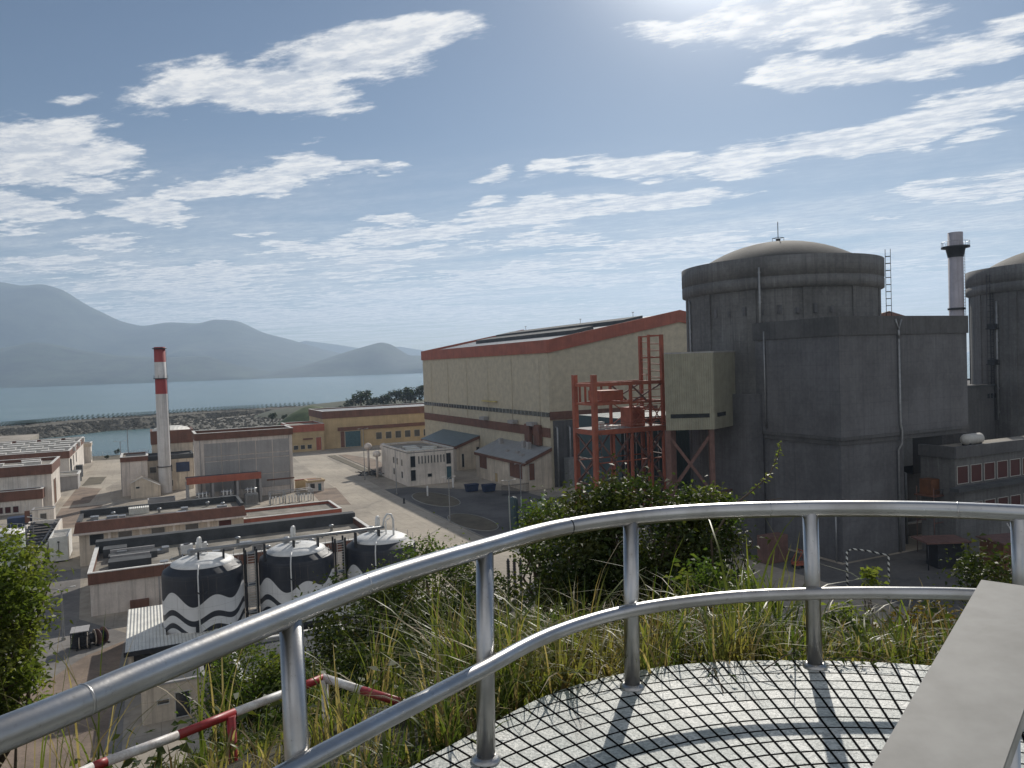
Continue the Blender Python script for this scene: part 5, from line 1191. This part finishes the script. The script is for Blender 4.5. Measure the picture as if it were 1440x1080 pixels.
def leaves(C,size,aspect=.45,droop=.3,up=.35):
    """C: Nx3 leaf bases -> folded diamond leaves (two triangles as quads, 4 verts)"""
    n=len(C);d=rng.normal(size=(n,3));d[:,2]=d[:,2]*.6+up;d/=np.linalg.norm(d,axis=1)[:,None]
    s=rng.normal(size=(n,3));s-=d*(s*d).sum(1)[:,None];s/=np.linalg.norm(s,axis=1)[:,None]
    L=size*rng.uniform(.6,1.35,n)[:,None];Wd=L*aspect
    nn=np.cross(d,s)
    a=C;b=C+d*L*.5+s*Wd*.5+nn*L*.08;c=C+d*L-np.array([0,0,1])*L*droop;e=C+d*L*.5-s*Wd*.5+nn*L*.08
    V=np.stack([a,b,c,e],1).reshape(-1,3);Fc=np.arange(n*4).reshape(n,4);rnd=np.repeat(rng.rand(n),4);return V,Fc,rnd
def clumps(ell,ncl,nleaf,spread,shell=.55):
    """ell: list of (x,y,z,rx,ry,rz); cluster centres near the outside, leaves gaussian round them"""
    vol=np.array([e[3]*e[4]*e[5] for e in ell])**(2/3);pick=rng.choice(len(ell),ncl,p=vol/vol.sum());E=np.array(ell)[pick]
    d=rng.normal(size=(ncl,3));d/=np.linalg.norm(d,axis=1)[:,None];r=(shell+(1-shell)*rng.rand(ncl)**.6)*rng.uniform(.85,1.12,ncl)
    cc=E[:,:3]+d*E[:,3:]*r[:,None]
    k=rng.choice(ncl,nleaf);return cc,cc[k]+rng.normal(size=(nleaf,3))*spread*rng.uniform(.5,1.2,nleaf)[:,None]
def bush(name,label,cat,base_pt,ell,ncl,nleaf,size,mk,spread=.12,group=None,stem_r=.03,nst=26,aspect=.45,part='foliage',shell=.55,up=.35):
    bp=Vector(base_pt);t=thing(name,label,cat,bp,0,group)
    el=[(e[0]-bp.x,e[1]-bp.y,e[2]-bp.z,*e[3:]) for e in ell]
    cc,L=clumps(el,ncl,nleaf,spread,shell)
    V,Fc,rd=leaves(L,size,aspect,up=up);np_mesh(part,V,Fc,rd,M[mk],t)
    m=MB();main=[Vector((0,0,-.25))]
    top=Vector((np.mean([e[0] for e in el]),np.mean([e[1] for e in el]),np.mean([e[2] for e in el])))
    hub=top*.45
    m.tube([(0,0,-.25),tuple(hub*.5+Vector((.05,.02,0))),tuple(hub)],[stem_r*2,stem_r*1.6,stem_r*1.3],8)
    for i in rng.choice(len(cc),min(nst,len(cc)),replace=False):
        c=Vector(cc[i]);mid_=hub.lerp(c,.5)+Vector(rng.normal(size=3)*.12*(c-hub).length);m.tube([tuple(hub),tuple(mid_),tuple(c)],[stem_r*1.1,stem_r*.6,stem_r*.2],6)
    m.build('trunk' if 'tree' in name else 'stems',M['bark'],t);return t
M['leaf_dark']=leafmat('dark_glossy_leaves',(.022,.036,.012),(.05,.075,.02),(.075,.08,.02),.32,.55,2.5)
M['leaf_mid']=leafmat('mid_green_leaves',(.04,.075,.015),(.09,.14,.03),(.12,.13,.035),.45,.4,3)
M['leaf_light']=leafmat('light_green_leaves',(.06,.09,.02),(.15,.19,.04),(.2,.21,.06),.5,.45,2)
M['leaf_brown']=leafmat('reddish_brown_leaves',(.09,.05,.02),(.14,.11,.03),(.06,.08,.02),.4,.5,4)
M['blade']=leafmat('grass_blades',(.045,.075,.018),(.13,.155,.035),(.24,.2,.08),.5,.4,1.1)
M['blade_dry']=leafmat('dry_grass_blades',(.2,.15,.08),(.36,.29,.17),(.13,.09,.045),.45,.5,3)
M['leaf_far']=leafmat('distant_leaves',(.015,.03,.012),(.04,.06,.02),(.03,.04,.02),.25,.6,.3)
def G(px,py,dd): return D(px,py,dd)     # a point at forward distance dd
def el_px(px,py,dd,rx,ry,rz): x,y,z=D(px,py,dd);return (x,y,z,rx,ry,rz)
def ground_at(px,dd): x=D(px,700,dd)[0];return (x,dd,hz_(x,dd))
# big dark shrub behind the railing
bush('shrub','big dense dark green shrub with white-lit leaves rising above the railing before the reactor','shrub',ground_at(900,9.5),
 [el_px(820,790,9.6,.55,.7,.58),el_px(900,760,9.4,.8,.8,.72),el_px(985,780,9.6,.55,.6,.66),el_px(860,850,9.2,.95,.7,.75),el_px(945,850,9.1,.85,.6,.6),el_px(825,860,9.4,.55,.5,.5),el_px(840,722,9.5,.38,.4,.3),el_px(955,716,9.6,.3,.3,.28)],420,30000,.075,'leaf_dark',.13,stem_r=.04,nst=60)
bush('shrub','small loose shrub tip with brighter leaves on top of the big dark shrub, left','shrub',ground_at(780,11),[el_px(770,735,11,.4,.4,.3),el_px(745,770,11,.22,.3,.25)],70,2600,.07,'leaf_mid',.11)
# mid shrubs left of it
bush('shrub','dark shrub mass beneath the top rail between the wave tanks and the second post','shrub',ground_at(560,11),
 [el_px(600,850,11,.9,.8,.55),el_px(520,880,10.5,.9,.8,.6),el_px(640,900,10,.6,.6,.6),el_px(560,930,10,.9,.7,.6),el_px(690,850,11,.6,.5,.5),el_px(480,930,10,.5,.5,.5)],300,20000,.075,'leaf_dark',.13,nst=50)
bush('shrub','sprawling shrub with twiggy tips above the top rail before the right wave tank','shrub',ground_at(590,13),
 [el_px(585,800,13,.35,.4,.5),el_px(620,790,13,.3,.3,.25),el_px(545,830,13,.5,.4,.3),el_px(600,765,13,.14,.15,.2),el_px(655,790,13,.3,.3,.2)],80,3600,.07,'leaf_mid',.12)
bush('shrub','rounded mid-green shrub under the top rail beside the pipe barrier','shrub',ground_at(350,12),
 [el_px(350,955,12,.7,.7,.5),el_px(320,985,12,.35,.5,.35),el_px(410,960,12,.5,.5,.5),el_px(360,1000,11.6,.8,.5,.5),el_px(440,1010,11,.5,.5,.5)],170,12000,.075,'leaf_mid',.12,nst=40)
bush('shrub','dark leafy shrub close behind the pipe barrier corner, in front of the larger shrub mass','shrub',ground_at(520,7.2),
 [el_px(500,960,7.2,.42,.4,.26),el_px(570,945,7.2,.4,.4,.28),el_px(620,985,6.6,.3,.3,.2),el_px(440,985,7.2,.3,.3,.22),el_px(540,1010,6.5,.4,.3,.2)],130,9000,.06,'leaf_dark',.08,stem_r=.015,nst=40)
bush('shrub','mixed mid-green shrub between the second and third posts below the big dark one','shrub',ground_at(760,6.8),
 [el_px(740,900,6.8,.3,.3,.2),el_px(800,905,6.6,.3,.3,.17),el_px(700,930,6.3,.25,.25,.17)],80,4200,.055,'leaf_mid',.07,stem_r=.012,nst=30)
bush('shrub','low weedy shrub with rusty leaf tips against the deck edge beside the middle post','shrub',ground_at(940,5.3),
 [el_px(930,905,5.3,.22,.15,.1),el_px(860,925,5.1,.2,.15,.09),el_px(1010,895,5.3,.2,.15,.1)],60,2000,.045,'leaf_brown',.05,stem_r=.008,nst=30)
# tree at the left edge
bush('broadleaf_tree','sunlit light green tree cut off by the left edge in front of the storage tank','tree',(D(-60,900,9)[0],9,hz_(D(-60,900,9)[0],9)),
 [el_px(-10,800,9,.5,.7,.36),el_px(-30,880,9,.75,.8,.6),el_px(10,860,8.8,.35,.4,.45),el_px(50,830,9,.26,.3,.2),el_px(-10,960,8.8,.48,.6,.45),el_px(20,940,8.7,.28,.4,.3),el_px(-70,1000,9,.8,.7,.5),el_px(30,1000,8.6,.22,.3,.14)],300,15000,.08,'leaf_light',.085,stem_r=.035,nst=60,shell=.6)
# small plants by the deck edge
bush('low_shrub','small bright green leafy plant beyond the deck edge right of the third post','shrub',ground_at(1195,5.6),[el_px(1195,885,5.6,.17,.18,.16),el_px(1225,905,5.5,.14,.15,.1),el_px(1160,910,5.5,.12,.12,.1)],45,1500,.055,'leaf_light',.05,stem_r=.008,nst=30)
bush('low_shrub','brown and rusty leafed low plant beyond the deck edge near the sign board','shrub',ground_at(1290,5.7),[el_px(1275,895,5.7,.2,.2,.14),el_px(1325,890,5.8,.2,.2,.14),el_px(1300,870,5.9,.12,.15,.1)],60,1900,.05,'leaf_brown',.06,stem_r=.008,nst=30)
bush('low_shrub','dark leafy shrub showing between the sign board and the end post','shrub',ground_at(1395,8.5),[el_px(1390,805,8.5,.3,.3,.22),el_px(1350,830,8.4,.2,.2,.12),el_px(1420,830,8.4,.3,.3,.2)],40,1500,.07,'leaf_dark',.1,stem_r=.015)
bush('low_shrub','little green sprig alone in front of the striped gate','shrub',ground_at(1222,7),[el_px(1222,815,7,.07,.07,.07)],8,110,.07,'leaf_light',.04,stem_r=.006,nst=6)
bush('low_shrub','green leafy plant at the foot of the grass under the middle rail, centre right','shrub',ground_at(990,6.4),[el_px(985,815,6.6,.22,.2,.1),el_px(1030,830,6.5,.2,.2,.12)],40,900,.06,'leaf_mid',.07,stem_r=.01)
# slender twig with small leaves against the reactor block
bp=ground_at(1010,9);t=thing('twig','single slender branch with small pale leaves standing up against the concrete block','branch',bp,0)
pts=[Vector(D(x,y,9))-Vector(bp) for x,y in((1000,760),(1030,712),(1058,690),(1082,668),(1094,640),(1099,622))]
m=MB();m.tube([(0,0,-.2)]+[tuple(p) for p in pts],[.02,.014,.012,.01,.008,.006,.003],6);m.tube([tuple(pts[1]),tuple(Vector(D(1075,705,9))-Vector(bp)),tuple(Vector(D(1100,700,9))-Vector(bp))],[.008,.006,.003],5);m.build('stem',M['bark'],t)
C=[]
for i in range(len(pts)-1):
    for k in range(16 if i>1 else 7): C.append(np.array(pts[i].lerp(pts[i+1],rng.rand()))+rng.normal(size=3)*.02)
V,Fc,rd=leaves(np.array(C),.055,.5);np_mesh('foliage',V,Fc,rd,M['leaf_light'],t)
for k,(x,y,lb) in enumerate([(985,690,'upright leafy shoot standing above the big shrub, right of the beige raised box legs'),(1016,684,'leafy shoot beside the twig at the right end of the big shrub')]):
    bp=ground_at(x,9.6);bush('shoot',lb,'branch',bp,[el_px(x-(4 if k else 8),y+10,9.6,.16,.15,.14),el_px(x,y+35,9.6,.18,.15,.16)],18,460,.065,'leaf_mid',.06,stem_r=.01,nst=12,part='foliage')
# blades -----------------------------------------------------------
def blades(roots,H,Wd,lean,seg=5,az=None):
    n=len(roots);a=rng.uniform(0,2*np.pi,n) if az is None else az;H=np.asarray(H);dirv=np.stack([np.cos(a),np.sin(a),0*a],1);side=np.stack([-np.sin(a),np.cos(a),0*a],1)
    V=[];ls=[]
    for k in range(seg+1):
        t=k/seg;w=Wd*(1-t)**.7*(.6+.4*min(1,t*4)) if k<seg else Wd*.03
        off=dirv*(lean*H*t**2)[:,None];z=H*(t-lean*.45*t**3)
        c=roots+off+np.stack([0*z,0*z,z],1);V.append(c-side*(w/2)[:,None] if np.ndim(w) else c-side*w/2);V.append(c+side*(w/2)[:,None] if np.ndim(w) else c+side*w/2)
    V=np.stack(V,1).reshape(-1,3);K=2*(seg+1);Fc=[]
    b0=np.arange(n)[:,None]*K
    for k in range(seg): Fc.append(b0+np.array([2*k,2*k+1,2*k+3,2*k+2]))
    Fc=np.stack(Fc,1).reshape(-1,4);return V,Fc,np.repeat(rng.rand(n),K)
# scattered tufts over the slope just beyond the deck
roots=[];H=[];tuf=0
rr_=random.Random(21)
while len(roots)<21000:
    az=R_(rr_.uniform(-52,52));dd=3.2+rr_.random()**1.7*7.5;x=dd*math.sin(az)+rr_.uniform(-.2,.2);y=dd*math.cos(az)
    do=dist_out(x,y)
    if do<.04: continue
    if az<R_(-28) and rr_.random()<.5: continue
    n=rr_.randint(6,16);hh=rr_.uniform(.28,.68)*(1 if do>.25 else .7)
    if az>R_(20) : hh*=.72
    if az<R_(-6):
        hh*=.62
        if dd<5.4: hh=min(hh,.2)
        if rr_.random()<.72: continue
    for _ in range(n):
        xx=x+rr_.gauss(0,.045);yy=y+rr_.gauss(0,.045)
        roots.append((xx,yy,0));H.append(hh*rr_.uniform(.6,1.35))
roots=np.array(roots)
roots[:,2]=[hz_(a,b)-.03 for a,b in roots[:,:2]]
H=np.array(H)*np.where(rng.rand(len(H))<.05,rng.uniform(1.3,1.8,len(H)),1.);lean=rng.uniform(.15,1.0,len(H));dry=rng.rand(len(H))<.22
for sel,nm,mk in((~dry,'grass','blade'),(dry,'dry_grass','blade_dry')):
    V,Fc,rd=blades(roots[sel],H[sel],rng.uniform(.007,.028,sel.sum()),lean[sel]);struct(np_mesh(nm,V,Fc,rd,M[mk],smooth=True),'stuff')
# tall individual grass clumps
def clump(label,px,dd,h,n,w,dry=.15,base=None,lean=(.1,.8),name='grass_clump',spread=.09):
    b=base or ground_at(px,dd);t=thing(name,label,'grass clump',b,0,'tall grass clumps beyond the railing')
    r0=rng.normal(size=(n,3))*spread;r0[:,2]=-.03;Hh=h*rng.uniform(.5,1.1,n);ln=rng.uniform(*lean,n);d=rng.rand(n)<dry
    for sel,nm,mk in((~d,'blades','blade'),(d,'dry_blades','blade_dry')):
        if sel.sum(): V,Fc,rd=blades(r0[sel],Hh[sel],rng.uniform(w*.6,w*1.3,sel.sum()),ln[sel],7);np_mesh(nm,V,Fc,rd,M[mk],t,smooth=True)
    return t
clump('tall upright reed clump with wide yellow-green blades left of the third railing post',1072,5.6,.98,22,.036,.1,lean=(.05,.35),spread=.07)
clump('wide-bladed pale clump leaning over just right of the tall reed clump',1052,5.8,.75,16,.035,.3,lean=(.3,1.0))
clump('tall arching grass clump under the top rail between the first and second posts',612,5.2,.95,46,.02,.2)
clump('bushy yellow-green grass clump left of the second railing post',650,4.7,.8,50,.02,.2)
clump('tall feathery grass clump behind the corner of the pipe barrier',520,5.6,1.0,42,.017,.3)
clump('pale thin grass clump left of the pipe barrier corner post',425,6.2,.8,34,.015,.3)
clump('arching grass clump right of the second railing post',730,5.2,.62,40,.018,.25)
clump('grass clump with long bent blades below the middle rail centre',800,5.4,.62,44,.018,.25)
clump('sunlit grass clump near the foot of the middle railing post',925,5.4,.55,44,.018,.2)
clump('broad yellow-green grass clump against the deck edge left of the third post',1030,5.2,.5,46,.022,.2)
clump('grass clump against the deck edge right of the third post',1170,5.3,.38,36,.016,.2)
clump('spiky grass clump at the bottom left below the barrier',300,4.9,1.15,30,.016,.5)
clump('dry seedy grass clump at the bottom left corner under the top rail',110,4.8,1.5,30,.014,.6)
clump('long dry stalks rising at the bottom left near the frame corner',40,5.0,1.7,18,.014,.7)
clump('dry grass clump inside the pipe barrier behind the first post',470,4.3,.55,36,.016,.45)
clump('tufted grass clump at the left of the deck foot below the middle rail',600,4.05,.5,40,.016,.35)
# ground cover on the slope
pts=[]
rr2=random.Random(5)
while len(pts)<34000:
    az=R_(rr2.uniform(-60,60));dd=5+rr2.random()**1.3*70;x=dd*math.sin(az);y=dd*math.cos(az)
    if -31<x<-4 and y>70: continue
    if dist_out(x,y)<.8: continue
    z=hz_(x,y)
    if z<.05: continue
    n=22;s=.18+dd*.012;hh=rr2.uniform(.1,.5)*(1 if dd<12 else 1.8)
    for _ in range(n): pts.append((x+rr2.gauss(0,s),y+rr2.gauss(0,s),z+rr2.uniform(0,hh),.07+dd*.004))
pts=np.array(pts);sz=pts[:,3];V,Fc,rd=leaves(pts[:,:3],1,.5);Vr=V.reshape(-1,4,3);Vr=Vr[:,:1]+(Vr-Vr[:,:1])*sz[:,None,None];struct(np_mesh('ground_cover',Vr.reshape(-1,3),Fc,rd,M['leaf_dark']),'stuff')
# sprigs over the deck edge
for k,(x,y,lb) in enumerate([(1205,938,'dark leafy weed sprig lying on the deck right of the third post'),(1110,935,'dark twig with leaves lying on the deck left of the third post'),(1010,955,'small twig lying on the tiles between the posts')]):
    X0,Y0=P(x,y,DZ);t=thing('weed_sprig',lb,'weed',(X0,Y0,DZ+.01),k);m=MB();m.tube([(-.16,.1,0),(0,.02,.04),(.17,-.05,.03)],[.004,.003,.002],5);m.tube([(0,.02,.04),(.08,.1,.05)],.002,4);m.build('stem',M['bark'],t)
    C=np.array([[rng.uniform(-.17,.17),rng.uniform(-.06,.08),.03] for _ in range(26 if k<2 else 12)]);V,Fc,rd=leaves(C,.045,.35,up=.2);np_mesh('foliage',V,Fc,rd,M['leaf_dark'],t)
# distant trees
def fartree(x,y,z,h,label,seed,grp='distant trees beyond the halls',name='round_tree'):
    t=thing(name,label,'tree',(x,y,z),0,grp)
    el=[(0,0,h*.6,h*.38,h*.38,h*.3),(h*.2,0,h*.75,h*.2,h*.2,h*.2),(-h*.22,h*.1,h*.52,h*.22,h*.2,h*.2)]
    cc,L=clumps(el,40,700,h*.06);V,Fc,rd=leaves(L,h*.11,.6);np_mesh('crown',V,Fc,rd,M['leaf_far'],t)
    MB().lathe([(h*.04,-1),(h*.03,h*.5)],6).build('trunk',M['bark'],t);return t
tx=[(457,582,640,9,'first from the left, beside the grass mound'),(476,577,640,9,'low, just left of the tall tower-like tree'),(491,572,650,11,'low and dark, adjoining the tower-like tree'),(508,572,650,20,'tall narrow one that stands up like a tower'),(524,571,660,12,'just right of the tower-like tree'),(540,569,660,14,'low rounded, left of the highest ones'),(556,567,670,17,'dark, leftmost of the high trees'),(570,566,670,19,'dark, second of the high trees'),(584,565,680,18,'dark, third of the high trees'),(598,564,680,21,'dark, touching the turbine hall corner')]
for k,(px,py,dd,h,lb) in enumerate(tx):
    x,y,z=D(px,py+4,dd);fartree(x,y,min(z,12)-2,h,'distant tree over the far hall: '+lb,k)
for k,(px,py,dd,h,lb) in enumerate([(430,580,560,6,'small dark tree at the landward end of the breakwater, right one'),(415,582,560,5,'small dark tree at the landward end of the breakwater, middle one'),(400,583,560,5,'small dark tree at the landward end of the breakwater, left one'),(383,583,560,7,'slim tree standing up on the breakwater right of the grey block')]):
    x,y,z=D(px,py,dd);fartree(x,y,-.5+ (3 if dd>500 else 0),h,lb,k,'trees by the breakwater')
for k,(px,py,h,lb) in enumerate([(165,640,3.5,'low shrub on the inlet bank left of the twin masts'),(190,648,3,'low shrub on the inlet bank right of the twin masts'),(150,646,2.5,'low shrub on the inlet bank next to the left row')]):
    x,y=P(px,py,0);fartree(x,y,-.3,h,lb,k,'shrubs on the inlet bank','inlet_shrub')
# row of small round shrubs along the breakwater crest: one prototype copied
protoel=[(0,0,1.5,1.6,1.6,1.5)];cc,L=clumps(protoel,16,160,.3);V,Fc,rd=leaves(L,.7,.6)
px_=bc
i0=0;acc=0;prev=None;cnt=0;proto=None
for i in range(len(bc)-1):
    a,b_=bc[i],bc[i+1];seg=(b_-a).length;n=max(1,int(seg/8.5))
    for k in range(n):
        p=a.lerp(b_,k/n);d=(b_-a).normalized();nn=Vector((-d.y,d.x,0));q=p+nn*9
        if q.y<120: continue
        loc=(q.x,q.y,4.3)
        if proto is None: proto=np_mesh('crest_shrub',V,Fc,rd,M['leaf_far'],None,loc);tag(proto,'one of the small round dark shrubs lined up evenly along the breakwater crest','shrub','small round shrubs along the breakwater crest')
        else:
            c=proto.copy();COL.objects.link(c);c.location=loc
        cnt+=1
print('crest shrubs',cnt)
# inlet fence posts and verge trees
fn=thab('fence','long thin post and wire fence along the inlet bank behind the lane','fence',-24,419)
for k in range(16): MB().tube([(k*2,0,0),(k*2,0,2.6)],.07,5).build('post',M['graymetal'],fn)
m=MB()
for z in(.8,1.6,2.4): m.tube([(0,0,z),(30,0,z)],.03,4)
m.build('wire',M['graymetal'],fn)
